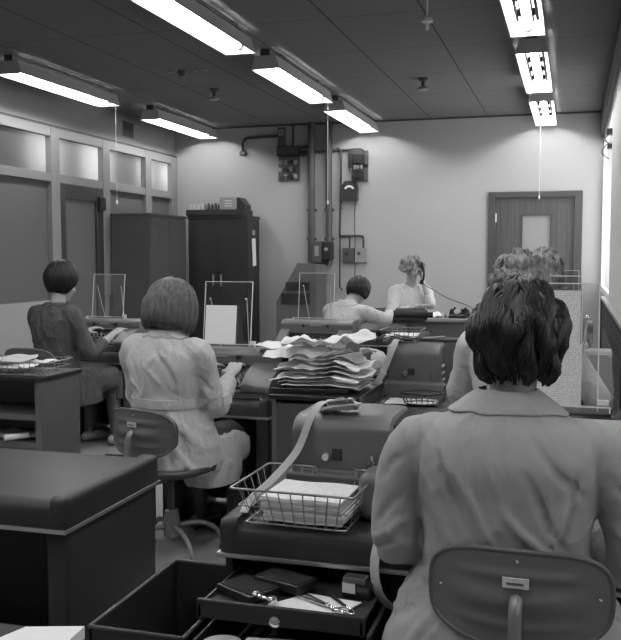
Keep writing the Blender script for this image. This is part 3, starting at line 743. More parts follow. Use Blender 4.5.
# ------------------------------------------------------------------ paper things
def rnd(a, b): return random.uniform(a, b)
def stack(label, loc, rz, wx, wy, H, mtop='paper', n=8, cat='cards', name='card_stack', sag=.0, group=None):
    t = thing(name, label, cat, loc, rz, group)
    z = 0; k = 0
    for i in range(n):
        h = H / n; dx, dy = rnd(-.002, .002) + .006 * math.sin(i * .7), rnd(-.002, .002)
        MB().sheet(lambda u, v, z=z, h=h, dx=dx, dy=dy: (-wx / 2 + wx * u + dx, -wy / 2 + wy * v + dy, z + h - sag * math.sin(PI * u) * (i / n) + .0012 * math.sin(9 * u + i)), 10, 4, h * .9).build('card_layer', M_['paper2'] if i < n - 1 and i % 3 else M_[mtop], t)
        z += h
    return t
stack('thick white stack of cards lying in the nearest wire basket', (-.650, 2.235, SZ + .012), -.03, .215, .185, .062, 'printed_top', n=9)
def loose(label, loc, rz, wx, wy, amp, m='paper', tilt=(0, 0), seed=0, name='loose_sheet', group='loose sheets', nu=14, nest=False):
    t = thing(name, label, 'paper', loc, rz, group)
    def f(u, v):
        x, y = (u - .5) * wx, (v - .5) * wy
        if nest:
            X, Y = x * math.cos(rz) - y * math.sin(rz) + loc[0], x * math.sin(rz) + y * math.cos(rz) + loc[1]
            k = max(0, loc[2] - .80)
            return (x, y, amp * (noise.noise(V((X * 8, Y * 8, 4 + k * 1.2))) + .5 * noise.noise(V((X * 20, Y * 20, 2.2 + k)))) - .35 * max(0, abs(X + 1.1) - .16) ** 1.3 - .05 * k * (X + 1.1))
        z = amp * (noise.noise(V((x * 9 + seed * 3.1, y * 9, seed))) + .6 * noise.noise(V((x * 22, y * 22 + seed, 2.2)))) + tilt[0] * x + tilt[1] * y
        return (x, y, max(z, -.5))
    MB().sheet(f, nu, nu, .0012).build('sheet', M_[m], t, True)
    return t
# crumpled papers in the basket at left
for k, (x, y, z, rz, wx, wy, lab) in enumerate([(-2.80, 3.95, .80, .2, .22, .18, 'lowest sheet in the left wire basket'), (-2.66, 3.99, .812, -.4, .2, .17, 'white sheet at the right of the left wire basket'), (-2.75, 4.0, .832, .5, .18, .14, 'top folded sheet in the left wire basket'), (-2.84, 3.98, .822, -.1, .14, .12, 'small sheet at the left of the left wire basket')]):
    loose(lab, (x, y, z), rz, wx, wy, .012, 'paper' if k % 2 else 'paper2', (0.05, .1), k, group='papers in the left basket')
for k, (x, y, z) in enumerate([(-.83, 4.44, .955), (-.80, 4.48, .968)]):
    loose(('lower' if k == 0 else 'upper') + ' crumpled sheet in the basket on the second punch unit', (x, y, z), k, .14, .12, .02, 'paper', (0, 0), 11 + k, group='papers in the far basket')

# black-topped cabinets
def open_cabinet(label, x0, x1, y0, dp, H, front_open=True):
    t = thing('low_cabinet', label, 'cabinet', ((x0 + x1) / 2, y0, 0), 0)
    h = (x1 - x0) / 2
    MB().box((-h - .012, -.012, H - .022), (h + .012, dp + .012, H), .003).build('cabinet_top', M_['black'], t)
    b = MB().box((-h, 0, .0), (-h + .02, dp, H - .022)).box((h - .035, 0, .0), (h, dp, H - .022)).box((-h + .02, dp - .02, .0), (h - .035, dp, H - .022)).box((-h + .02, 0.0, .0), (h - .035, dp - .02, .04))
    b.build('cabinet_body', M_['steel_mid'], t)
    MB().box((-h + .02, .0, .54), (h - .035, dp - .02, .565)).build('shelf', M_['steel_mid'], t)
    MB().box((-h + .02, .0, .40), (h - .035, dp - .02, .425)).build('shelf', M_['steel_mid'], t)
    MB().box((-h + .02, -.002, .04), (h - .035, .02, .40 if front_open else .70), .003).build('drawer' if front_open else 'front_panel', M_['steel'], t)
    return t
open_cabinet('low open shelved cabinet with black top and wire basket, at left edge', -3.35, -2.52, 3.84, .36, .76)
open_cabinet('low black topped cabinet under the pile of listings in the centre', -1.29, -.895, 3.78, .52, .74, False)
loose('newspaper like papers on the shelf of the left cabinet', (-2.75, 3.97, .445), .2, .3, .2, .02, 'paper2', (0, 0), 21, group=None)
t = thing('rolled_paper', 'rolled white paper end on the shelf of the left cabinet', 'paper', (-2.68, 3.86, .450), .9)
MB().tube([(-.06, 0, .0), (.06, .0, .0)], .015, 12).build('roll', M_['paper'], t, 40)
# the big untidy pile of listings
t = thing('folder', 'dark folder lying beneath the pile of listings', 'folder', (-1.13, 3.98, .742), .05)
MB().box((-.19, -.15, 0), (.17, .17, .02), .003).build('folder_cover', M_['black'], t)
zz = .765
PL = [(-1.08, 4.02, .34, .27, .008, 'paper2', 0), (-1.10, 4.0, .36, .27, .008, 'paper', .05), (-1.07, 4.03, .33, .28, .01, 'paper2', -.06), (-1.12, 4.01, .37, .26, .012, 'paper', .1), (-1.09, 4.02, .35, .27, .012, 'paper', -.1),
      (-1.13, 4.0, .42, .26, .018, 'paper', .06), (-1.07, 4.05, .40, .27, .025, 'paper', -.08), (-1.14, 4.03, .40, .26, .03, 'paper', .2), (-1.05, 4.05, .34, .25, .035, 'paper', -.25), (-1.12, 4.08, .36, .24, .045, 'paper', .35), (-1.20, 4.06, .36, .26, .05, 'paper', -.3)]
names_ = ['bottom sheet of the listing pile', 'second lowest sheet of the listing pile', 'third lowest sheet of the listing pile', 'fourth lowest sheet of the listing pile', 'middle sheet of the listing pile', 'wide sheet above the middle of the listing pile', 'rumpled sheet in the upper half of the listing pile', 'curling sheet in the upper half of the listing pile', 'sheet sloping to the right near top of the listing pile', 'second sheet from the top of the listing pile', 'topmost crumpled sheet of the listing pile']
for k, (x, y, wx, wy, amp, m, rz) in enumerate(PL):
    loose(names_[k], (x, y, zz), rz, wx, wy, amp, m, (0, 0), 30 + k, name='listing_sheet', group='pile of listings on the centre cabinet', nu=24, nest=True)
    zz += .008 + (.013 if k > 4 else 0)
loose('large crumpled white sheet thrown across the top of the listing pile', (-1.10, 4.06, zz + .035), .25, .44, .27, .05, 'paper', (.05, -.06), 77, name='listing_sheet', group=None, nu=26)
loose('white sheet hanging over the right end of the long haired woman\'s machine', (-1.40, 4.27, .905), -.15, .26, .15, .015, 'paper', (-.08, .05), 50, group=None)
t = thing('open_folder', 'dark open folder leaning between the keyboard machine and the listings', 'folder', (-1.33, 4.12, .70))
MB().box((-.05, -.06, 0), (.06, -.052, .17), rot=Matrix.Rotation(-.5, 3, 'X') @ Matrix.Rotation(.4, 3, 'Z'), piv=(0, 0, 0)).build('folder_cover', M_['steel_dark'], t)
# papers by the tray
loose('white papers lying at the foot of the second punch unit', (-.72, 4.13, SZ + .012), .1, .26, .16, .008, 'paper', (0, 0), 61, group=None)

# punched tape: crumple on the near punch unit, ribbon into the basket, loop by the drawer
def ribbon(mb, pts, nrm, wd, th=.0012, k=6):
    pts = [V(p) for p in pts]; nr = [V(n) for n in nrm]
    P, _ = catmull(pts, [0] * len(pts), k); N, _ = catmull(nr, [0] * len(nr), k)
    rings = []
    for i, p in enumerate(P):
        T_ = (P[min(i + 1, len(P) - 1)] - P[max(i - 1, 0)]).normalized(); n = N[i].normalized(); b = T_.cross(n).normalized(); n = b.cross(T_)
        rings.append([p - b * wd / 2 - n * th, p + b * wd / 2 - n * th, p + b * wd / 2 + n * th, p - b * wd / 2 + n * th])
    mb.ring_loft(rings)
t = thing('paper_tape', 'punched paper tape crumpled on the punch unit and trailing to the basket', 'paper tape', (-.62, 2.5, .9))
m_ = MB()
ribbon(m_, [(-.04, .03, .02), (-.07, -.02, .035), (-.09, -.075, -.0), (-.12, -.11, -.09), (-.17, -.19, -.16), (-.205, -.26, -.195), (-.20, -.33, -.215)], [(0, 0, 1), (0, -.3, 1), (0, -1, .5), (0, -1, .3), (0, -1, .6), (0, -.5, 1), (0, 0, 1)], .021)
m_.build('ribbon', M_['tape'], t, 40)
m_ = MB(); pr = [V((rnd(-.08, .05), rnd(-.05, .06), rnd(.008, .045))) for _ in range(16)]; ribbon(m_, pr, [(rnd(-1, 1), rnd(-1, 1), 1) for _ in pr], .022); m_.build('crumple', M_['tape'], t, 40)
t = thing('paper_tape', 'loop of paper tape hanging beside the nearest woman\'s left sleeve', 'paper tape', (-.40, 2.2, .6))
m_ = MB(); ribbon(m_, [(.0, .12, .12), (-.02, .05, .115), (-.028, -.0, .10), (-.045, -.08, .06), (-.05, -.11, -.0), (-.035, -.12, -.06), (.0, -.10, -.10), (.05, -.05, -.12)], [(0, 0, 1), (0, -.3, 1), (-.3, -1, 1), (-.4, -1, .2), (-.4, -1, 0), (-.3, -1, -.4), (0, -1, -1), (0, -.3, -1)], .026)
m_.build('ribbon', M_['tape'], t, 40)
t = thing('paper_tape', 'paper tape strip curving down from the second punch unit', 'paper tape', (-.86, 4.3, .9))
m_ = MB(); ribbon(m_, [(.05, .06, .04), (.04, -.0, .05), (.03, -.04, .02), (.0, -.07, -.07), (-.03, -.10, -.14), (-.08, -.12, -.19), (-.14, -.14, -.21)], [(0, 0, 1), (0, -.4, 1), (0, -1, .3), (0, -1, .2), (0, -1, .3), (0, -1, 1), (0, -.2, 1)], .03); m_.build('ribbon', M_['tape'], t, 40)

# ------------------------------------------------------------------ drawers and their contents
t = thing('drawer_cabinet', 'dark drawer unit under the nearest desk with its top drawer pulled out', 'drawer unit', (-.64, 2.16, 0))
MB().box((-.235, .02, .0), (-.215, .56, .565)).box((.215, .02, .0), (.235, .56, .565)).box((-.215, .54, .0), (.215, .56, .565)).box((-.215, .02, .0), (.215, .54, .02)).build('carcass', M_['steel_dark'], t)
def drawer(z, y0, y1, H, xw, knob=True, fl=.006):
    b = MB().box((-xw, y0, z), (xw, y0 + .014, z + H), .003).box((-xw + .004, y0, z), (-xw + .01, y1, z + H - .012)).box((xw - .01, y0, z), (xw - .004, y1, z + H - .012)).box((-xw + .004, y1 - .006, z), (xw - .004, y1, z + H - .012)).box((-xw + .004, y0 + .01, z), (xw - .004, y1, z + fl))
    o = b.build('drawer', M_['steel_dark'], t)
    if knob: MB().lathe([(.006, 0), (.006, -.01), (.012, -.016), (.013, -.026), (.006, -.03)], (.0, y0, z + H * .5), 18, 'y').build('drawer_knob', M_['chrome'], o, 50)
    return o
drawer(.500, -.245, .20, .045, .205, True, .024); drawer(.40, -.36, .10, .07, .205, False)
for z in (.485, .39):
    for x in (-.2075, .2075): MB().box((x - .0045, -.22, z - .004), (x + .0045, .5, z + .006)).build('runner', M_['steel'], t)
MB().box((-.21, .01, .02), (.21, .03, .34), .003).build('drawer', M_['steel_dark'], t)
DZ = .525
t = thing('white_sheet', 'white paper in the open drawer under the scissors', 'paper', (-.575, 2.00, DZ + .003), -.1)
MB().prism([(-.11, -.06), (.07, -.07), (.10, .05), (-.04, .055)], 'z', 0, .003).build('sheet', M_['paper'], t)
t = thing('scissors', 'pair of steel scissors lying in the open drawer', 'scissors', (-.54, 1.985, DZ + .010), -.55)
for s in (-1, 1):
    r = Matrix.Rotation(s * .13, 3, 'Z')
    b = MB().ring_loft([[r @ V(p) for p in ((-.0, -.007, 0), (0, .007, 0), (0, .007, .003), (0, -.007, .003))], [r @ V(p) for p in ((-.11, -.001, 0), (-.11, .001, 0), (-.11, .001, .002), (-.11, -.001, .002))]])
    b.build('blade', M_['chrome'], t)
    ring = [r @ V((.055 + .024 * math.cos(a), -s * .016 + .0135 * math.sin(a) - s * .0, .003)) for a in [2 * PI * k / 16 for k in range(16)]]
    MB().tube(ring, .0028, 6, closed=True).tube([r @ V((0, 0, .002)), r @ V((.032, -s * .010, .003))], .003, 6).build('handle', M_['chrome'], t, True)
MB().lathe([(.005, 0), (.005, .007), (.003, .008)], (0, 0, 0), 12).build('pivot', M_['chrome'], t, 50)
t = thing('matchbox', 'small box lying on top of a second matchbox by the desk edge', 'matchbox', (-.495, 2.085, .5635), -.12)
MB().box((-.028, -.018, 0), (.028, .018, .013), .001).build('sleeve', M_['steel_mid'], t)
MB().box((-.024, -.014, .013), (.024, .014, .0135)).build('box_label', M_['steel_dark'], t)
t = thing('matchbox', 'lower small box with white end in the open drawer', 'matchbox', (-.488, 2.09, DZ), -.15)
MB().box((-.036, -.022, 0), (.036, .022, .038), .001).build('sleeve', M_['black'], t)
MB().box((-.0365, -.0225, .012), (-.002, .0225, .0382), .001).build('white_end', M_['paper'], t)
MB().box((.004, -.0226, .02), (.03, -.022, .03)).build('box_label', M_['steel'], t)
for k, (x, y, rz, w_, d_, lab) in enumerate([(-.755, 2.03, -.5, .13, .10, 'flat black box lying at left in the open drawer'), (-.675, 2.08, -.35, .14, .08, 'flat black case lying at the back of the open drawer')]):
    t = thing('flat_case', lab, 'case', (x, y, DZ + .012 * k), rz, 'flat black cases in the drawer')
    MB().box((-w_ / 2, -d_ / 2, 0), (w_ / 2, d_ / 2, .022), .003).build('case_body', M_['black'], t)
    MB().box((-w_ / 2 + .008, -d_ / 2 + .008, .022), (w_ / 2 - .008, d_ / 2 - .008, .024)).build('case_lid', M_['steel_dark'], t)
t = thing('date_stamp', 'small metal stamp tool lying in the open drawer', 'stamp', (-.695, 1.975, DZ + .015), -.35)
MB().lathe([(.004, -.03), (.013, -.029), (.014, -.02), (.007, -.014), (.006, .01), (.012, .018), (.013, .03), (.005, .034)], (0, 0, 0), 16, 'x').build('stamp_body', M_['chrome'], t, 50)
t = thing('pen', 'dark pen lying across the sheet in the open drawer', 'pen', (-.53, 2.03, DZ + .010), 2.3)
MB().tube([(-.045, 0, 0), (.04, 0, 0), (.052, 0, 0)], [.004, .004, .001], 8).build('pen_barrel', M_['black'], t, 40)
t = thing('white_saucer', 'round white tin in the lower drawer', 'tin', (-.765, 1.875, .408))
MB().lathe([(.045, 0), (.05, .02), (.048, .055), (.03, .06), (.0, .061)], (0, 0, 0), 24).build('tin_body', M_['paper2'], t, 40)
t = thing('note_pad', 'white pad in the lower drawer', 'paper', (-.655, 1.885, .408), .15)
MB().box((-.06, -.05, 0), (.06, .05, .055), .002).build('pad', M_['paper'], t)

def bin_(label, x0, x1, y0, y1, H, m='steel_dark'):
    t = thing('open_bin', label, 'bin', ((x0 + x1) / 2, (y0 + y1) / 2, 0), 0)
    a, b = (x1 - x0) / 2, (y1 - y0) / 2
    MB().box((-a, -b, 0), (-a + .006, b, H)).box((a - .006, -b, 0), (a, b, H)).box((-a, -b, 0), (a, -b + .006, H)).box((-a, b - .006, 0), (a, b, H)).box((-a, -b, 0), (a, b, .006)).build('bin_wall', M_[m], t)
    MB().tube([(-a, -b, H), (a, -b, H), (a, b, H), (-a, b, H)], .006, 6, closed=True).build('rolled_rim', M_['steel'], t, True)
    return t
bin_('large open dark metal bin on the floor beside the nearest drawer', -1.125, -.875, 1.90, 2.40, .45)
bin_('small open bin on the floor left of the pale coated woman\'s chair', -2.24, -1.97, 3.66, 3.98, .36)
t = thing('paper_bundle', 'white paper corner at the bottom left edge of the picture', 'paper', (-1.10, 1.765, .475), .22)
MB().prism([(-.17, -.12), (.02, -.10), (.035, .012), (-.10, .0)], 'z', 0, .03).build('sheets', M_['paper'], t)
t = thing('side_table', 'low table carrying the papers at the bottom left edge', 'table', (-1.20, 1.69, 0))
MB().box((-.25, -.25, .458), (.08, .12, .475), .004).build('table_top', M_['steel_dark'], t)
for x in (-.23, .06):
    for y in (-.23, .10): MB().cyl((x, y, 0), (x, y, .44), .012, 10).build('leg', M_['legmetal'], t, 40)

# ------------------------------------------------------------------ tall cabinets at the back left
t = thing('tall_cupboard', 'tall dark steel cupboard standing before the glazed partition', 'cupboard', (-4.565, 9.19, 0))
MB().box((-.245, -.46, .03), (.21, .46, 1.79)).box((-.255, -.47, 1.79), (.225, .47, 1.82), .004).box((-.2, -.40, 0), (.2, .40, .03)).build('cupboard_body', M_['steel'], t)
for s in (-1, 1):
    d = MB().box((.205, min(s * .003, s * .45), .06), (.222, max(s * .003, s * .45), 1.77), .003).build('door', M_['steel'], t)
    MB().box((.222, s * .05 - .01, 1.0), (.24, s * .05 + .01, 1.14), .003).build('door_handle', M_['alu'], d)
MB().box((.222, -.37, 1.55), (.228, -.35, 1.65)).build('hinge', M_['steel_mid'], t)
t = thing('tall_cupboard', 'tall dark two door cupboard carrying the tray against the back wall', 'cupboard', (-4.10, 10.22, 0))
MB().box((-.38, -.20, .03), (.38, .22, 1.81)).box((-.39, -.215, 1.81), (.39, .23, 1.84), .004).box((-.3, -.18, 0), (.3, .2, .03)).build('cupboard_body', M_['steel_dark'], t)
for s in (-1, 1):
    d = MB().box((min(s * .003, s * .37), -.215, .06), (max(s * .003, s * .37), -.20, 1.79), .003).build('door', M_['steel_dark'], t)
    MB().box((s * .05 - .01, -.235, 1.0), (s * .05 + .01, -.215, 1.14), .003).build('door_handle', M_['alu'], d)
t = thing('hanging_card', 'long white card hanging on the side of the dark cupboard', 'card', (-3.712, 10.2, 1.24))
MB().box((0, -.055, 0), (.008, .055, .33), rot=Matrix.Rotation(.1, 3, 'X'), piv=(0, 0, .33)).build('card', M_['paper'], t)
MB().box((-.002, -.05, .37), (.012, .04, .43), .003).build('clip', M_['gear_pale'], t)
t = thing('card_tray', 'long dark tray on top of the back cupboard', 'tray', (-4.14, 10.20, 1.84))
MB().box((-.36, -.20, 0), (.37, .15, .008)).box((-.36, -.20, 0), (.37, -.192, .075), .002).box((-.36, .142, 0), (.37, .15, .075)).box((-.36, -.2, 0), (-.352, .15, .075)).box((.362, -.2, 0), (.37, .15, .075)).box((-.35, -.19, .06), (.36, .14, .068)).build('tray_body', M_['steel_dark'], t)
TT = 1.84 + .068
t = thing('paper_packets', 'white packets at the left end of the tray on the cupboard', 'packets', (-4.39, 10.12, TT))
for k in range(4): MB().box((-.10 + k * .05, -.05, 0), (-.055 + k * .05, .05, .075 + .008 * (k % 2)), .006).build('packet', M_['paper2'], t)
for k in range(4):
    t = thing('ink_bottle', ['leftmost', 'second', 'third', 'rightmost'][k] + ' dark bottle on the tray between packets and louvred box', 'bottle', (-4.245 + k * .045, 10.10, TT), 0, 'dark bottles on the cupboard tray')
    MB().lathe([(.018, 0), (.018, .06), (.012, .068), (.012, .075)], (0, 0, 0), 14).build('bottle_body', M_['black'], t, 50)
    MB().lathe([(.014, .072), (.014, .088), (.0, .089)], (0, 0, 0), 14).build('bottle_cap', M_['gear_pale'] if k % 2 else M_['black'], t, 50)
t = thing('louvred_box', 'pale box with three louvres and sloping dark side on the tray', 'box', (-3.955, 10.14, TT))
MB().box((-.12, -.12, 0), (.10, .10, .15), .006).build('box_body', M_['steel_light'], t)
v = MB()
for k in range(3): v.box((-.05, -.126, .045 + k * .03), (.04, -.119, .054 + k * .03), .001)
v.build('louvre', M_['white'], t)
MB().prism([(.10, 0), (.20, 0), (.20, .06), (.13, .148), (.10, .148)], 'y', -.11, .1).build('side_cover', M_['black'], t)
# sorter cabinet behind the centre copy stand
t = thing('sorter_cabinet', 'dark sloping sided machine cabinet against the back wall in the centre', 'machine', (-3.06, 10.1, 0))
MB().prism([(-.26, 0), (.22, 0), (.22, 1.25), (.0, 1.28), (-.26, .82)], 'y', -.2, .25).build('machine_body', M_['steel_mid'], t)
MB().box((-.20, -.215, .80), (.15, -.198, .93), .004).build('drawer', M_['steel_dark'], t)
MB().box((-.14, -.215, .96), (.15, -.198, 1.06), .004).build('drawer', M_['steel_dark'], t)

# ------------------------------------------------------------------ far right desk, phone and roller machine
t = thing('reception_desk', 'plain grey fronted desk where the woman with the telephone stands', 'desk', (-1.55, 8.32, 0))
MB().box((-.72, -.02, .745), (.62, .62, .775), .005).build('desk_top', M_['steel_light'], t)
MB().box((-.70, 0, .0), (.60, .02, .745)).build('front_panel', M_['steel_mid'], t)
MB().box((-.70, .02, 0), (-.68, .53, .745)).box((.58, .02, 0), (.60, .53, .745)).build('side_panel', M_['steel_mid'], t)
t = thing('telephone', 'dark telephone at the right end of the grey fronted desk', 'telephone', (-1.02, 8.50, .775), -.2)
MB().prism(poly_round([(-.09, 0), (.09, 0), (.08, .03), (.03, .085), (-.03, .085), (-.09, .03)], .01), 'x', -.08, .08).build('telephone_body', M_['bakelite'], t, 40)
MB().lathe([(.035, 0), (.035, .008), (.012, .01)], (0, 0, 0), 20).build('dial', M_['gear_pale'], t, 50).matrix_local = Matrix.Translation((0, -.06, .062)) @ Matrix.Rotation(.75, 4, 'X')
MB().box((-.06, .0, .085), (-.045, .03, .1)).box((.045, 0, .085), (.06, .03, .1)).build('cradle', M_['bakelite'], t)
for k, (x, y, lab) in enumerate([(-1.27, 8.45, 'white sheets standing by the roller machine on the far desk')]):
    loose(lab, (x, y, .80), .3, .16, .12, .02, 'paper', (.1, .15), 70, group=None)
t = thing('desk_clutter', 'small pots and clips beside the telephone', 'desk tidy', (-1.17, 8.46, .775))
for k in range(4): MB().lathe([(.014, 0), (.016, .03 + .012 * (k % 2)), (.012, .035 + .012 * (k % 2))], (-.05 + k * .035, .01 * (k % 2), 0), 12).build('pot', M_['paper2'] if k % 2 else M_['gear_pale'], t, 50)
t = thing('roller_machine', 'dark machine with long roller carriage on the far desk', 'office machine', (-1.60, 7.70, SZ))
MB().prism(poly_round([(-.12, 0), (-.12, .05), (.0, .11), (.22, .11), (.24, 0)], [0, .02, .02, .03, 0], 4), 'x', -.30, .22).build('machine_body', M_['steel_dark'], t, 35)
MB().box((-.30, .06, .11), (.36, .17, .15), .006).build('carriage', M_['steel_dark'], t)
MB().cyl((-.32, .10, .18), (.38, .10, .18), .045, 24).build('roller', M_['rubber'], t, 40)
MB().cyl((.38, .10, .18), (.43, .10, .18), .024, 18).build('roller_knob', M_['bakelite'], t, 40)
MB().box((-.30, .155, .15), (.35, .165, .23), .003).build('paper_rest', M_['steel_dark'], t)

# ================================================================== CHAIRS
def chair(label, x, y, rz, group=None, seat_z=.44, back_z=.69, backm='backshell', tilt=.0):
    t = thing('swivel_chair', label, 'chair', (x, y, 0), rz, group)
    # seat: rounded padded slab
    rings = []
    for z, s in ((seat_z - .035, .93), (seat_z - .03, .98), (seat_z - .01, 1.0), (seat_z - .002, .97), (seat_z, .90)):
        rings.append([V((.195 * s * (abs(math.cos(a)) ** .75) * (1 if math.cos(a) >= 0 else -1), .19 * s * (abs(math.sin(a)) ** .75) * (1 if math.sin(a) >= 0 else -1), z)) for a in [2 * PI * k / 40 for k in range(40)]])
    MB().ring_loft(rings).build('seat', M_['seat'], t, 60)
    MB().box((-.10, -.10, seat_z - .06), (.10, .10, seat_z - .036), .006).build('seat_plate', M_['steel_dark'], t)
    # backrest: curved pressed shell, ribs on the rear
    bw, bh, by = .182, .098, -.220
    def P(u, v, off):   # u,v in the unit disc-ish (superellipse)
        x = u * bw; z = v * bh * (1 - .12 * (u * u) * (1 if v < 0 else .4))
        yy = by - .0 + .055 * (u * u)      # wraps forward at the ends
        return V((x, yy + off, back_z + z + tilt * x))
    def rib(u, v):
        r = .011 * math.exp(-((v + .02) / .22) ** 2) * max(0, 1 - abs(u / .78) ** 4)
        for c, s_ in ((.52, .09), (-.55, .09)):
            r += .006 * math.exp(-((v - c - .08 * u * u * (1 if c < 0 else -1)) / s_) ** 2) * max(0, 1 - abs(u / .72) ** 6)
        return r
    NA, NR = 56, 14
    def disc(off, ribs):
        rings = []
        for k in range(1, NR + 1):
            rr = k / NR; ring = []
            for i in range(NA):
                a = 2 * PI * i / NA; c, s_ = math.cos(a), math.sin(a)
                u = rr * abs(c) ** .55 * (1 if c >= 0 else -1); v = rr * abs(s_) ** .62 * (1 if s_ >= 0 else -1)
                ring.append(P(u, v, off - (rib(u, v) if ribs else 0)))
            rings.append(ring)
        return rings
    b = MB(); b.ring_loft(list(reversed(disc(-.004, True))) , cap=True)
    b.build('backrest', M_[backm], t, 50)
    b = MB(); dr = disc(.022, False); e0 = disc(-.003, False)[-1]; b.ring_loft([e0] + list(reversed(dr))); b.build('back_pad', M_['seat'], t, 50)
    edge = disc(.0, False)[-1]
    MB().tube([(e + (e - V((0, e.y, back_z))).normalized() * .002) for e in edge], .006, 8, closed=True).build('edge_trim', M_['piping'], t, True)
    sc = MB()
    for u, v in ((0, .82), (-.88, .05), (.88, .05)): sc.ell(P(u, v, -.006 - rib(u, v)), (.0035, .002, .0035), n=8)
    sc.build('screw', M_['chrome'], t, True)
    p = P(0, .40, -.009)
    MB().box((p.x - .028, p.y - .008, p.z - .009), (p.x + .024, p.y - .003, p.z + .011)).build('name_plate', M_['label'], t)
    MB().box((p.x - .020, p.y - .0085, p.z - .003), (p.x + .014, p.y - .0078, p.z + .002)).build('plate_line', M_['steel_mid'], t)
    # support bar
    MB().tube([(0, by - .020, back_z + .005), (0, by - .035, back_z - .012), (0, by - .042, back_z - .06), (0, by - .045, back_z - .16), (0, by - .02, seat_z - .09), (0, -.12, seat_z - .075), (0, 0, seat_z - .07)], .0135, 12, smooth=5, round_ends=True).build('support_bar', M_['legmetal'], t, True)
    MB().cyl((0, 0, .12), (0, 0, seat_z - .06), .016, 16).build('column', M_['steel'], t, 40)
    MB().lathe([(.022, .10), (.035, .105), (.038, .17), (.030, .22), (.018, .225)], (0, 0, 0), 20).build('hub', M_['legmetal'], t, 50)
    for k in range(4):
        a = PI / 4 + k * PI / 2 + .35
        c, s_ = math.cos(a), math.sin(a)
        l = MB().tube([(.03 * c, .03 * s_, .15), (.14 * c, .14 * s_, .145), (.22 * c, .22 * s_, .10), (.245 * c, .245 * s_, .045), (.25 * c, .25 * s_, .012)], .0115, 10, smooth=5).build('leg', M_['legmetal'], t, True)
        MB().cyl((.25 * c, .25 * s_, 0), (.25 * c, .25 * s_, .02), .016, 12).build('foot', M_['rubber'], l, 40)
    return t
chair('swivel chair with ribbed backrest in which the nearest woman sits', -.088, 2.02, -.03, back_z=.668, seat_z=.43)
chair('swivel chair of the long haired woman in the pale coat', -1.71, 3.61, -.32, back_z=.605, seat_z=.44, backm='steel_mid')
chair('swivel chair of the dark haired girl at far left', -3.40, 5.22, 0, back_z=.66, backm='steel')
chair('empty swivel chair pushed up to the unattended machine in the centre', -1.72, 5.55, .1, back_z=.72, backm='steel_light')
chair('swivel chair of the dark haired woman in white seen in the centre', -1.74, 6.95, -.25, back_z=.70, backm='steel_dark')

# ================================================================== PEOPLE
def ell_ring(c, hw, hd, n=28, rt=V((1, 0, 0)), fw=V((0, 1, 0)), p=1.0):
    out = []
    for k in range(n):
        a = 2 * PI * k / n; ca, sa = math.cos(a), math.sin(a)
        out.append(c + rt * hw * (abs(ca) ** p) * (1 if ca >= 0 else -1) + fw * hd * (abs(sa) ** p) * (1 if sa >= 0 else -1))
    return out
def resect(secs, k=5):
    """secs: (x, y, z, hw, hd) smoothly interpolated"""
    P = [V((s[0], s[1], s[2])) for s in secs]; Q = [V((s[3], s[4], 0)) for s in secs]
    a, _ = catmull(P, [0] * len(P), k); b, _ = catmull(Q, [0] * len(Q), k)
    return [(p, q.x, q.y) for p, q in zip(a, b)]
def body_loft(mb, secs, p=.9, n=32):
    mb.ring_loft([ell_ring(c, hw, hd, n, p=p) for c, hw, hd in resect(secs)])
def remesh(o, vox, smooth_it=4, fac=.5):
    m = o.modifiers.new('r', 'REMESH'); m.mode = 'VOXEL'; m.voxel_size = vox; m.use_smooth_shade = True
    s_ = o.modifiers.new('s', 'SMOOTH'); s_.iterations = smooth_it; s_.factor = fac
    dg = bpy.context.evaluated_depsgraph_get(); me = bpy.data.meshes.new_from_object(o.evaluated_get(dg))
    old = o.data; mats = [m_ for m_ in old.materials]; o.modifiers.clear(); o.data = me; bpy.data.meshes.remove(old)
    me.materials.clear()
    for m_ in mats: me.materials.append(m_)
    me.polygons.foreach_set('use_smooth', [True] * len(me.polygons))
def hand(mb, wrist, dr, nrm, side, curl=.5, s=1.0, spread=.12):
    """wrist point, pointing direction, palm normal (side the fingers curl to), side=+1 thumb towards dr x nrm"""
    d = V(dr).normalized(); n = (V(nrm) - d * V(nrm).dot(d)).normalized(); t = d.cross(n) * side
    w_ = V(wrist)
    mb.ring_loft([ell_ring(w_ + d * q * s, a * s, b * s, 14, t, n) for q, a, b in ((-.03, .024, .019), (.0, .026, .017), (.03, .036, .015), (.06, .041, .014), (.085, .039, .012), (.094, .033, .009))])
    for i, (off, ln) in enumerate(((.029, .070), (.010, .080), (-.010, .074), (-.028, .058))):
        p = w_ + (d * .07 + t * off) * s; sp = (off / .03) * spread; ang = curl * .35; r = .0085 * s
        pts = [p]; rs = [r * 1.05]
        q = w_ + (d * .092 + t * off) * s; pts.append(q); rs.append(r)
        for f in (.45, .32, .23):
            dd = (d * math.cos(ang) + n * math.sin(ang) + t * sp).normalized(); q = q + dd * ln * f * s; pts.append(q); r *= .93; rs.append(r); ang += curl * (.55 + .05 * i)
        mb.tube(pts, rs, 8, round_ends=True)
    p = w_ + (d * .02 + t * .022) * s
    pts = [p, w_ + (d * .045 + t * .045 + n * .008) * s, w_ + (d * .068 + t * .056 + n * .018) * s, w_ + (d * .088 + t * .054 + n * .028) * s]
    mb.tube(pts, [.013 * s, .011 * s, .0095 * s, .008 * s], 8, round_ends=True)
def shade_legs(o, z):  # dark colour put on the legs in place of shade under desks
    o.data.materials.append(M_['leg_shade'])
    for f in o.data.polygons:
        if f.center.z < z: f.material_index = 1
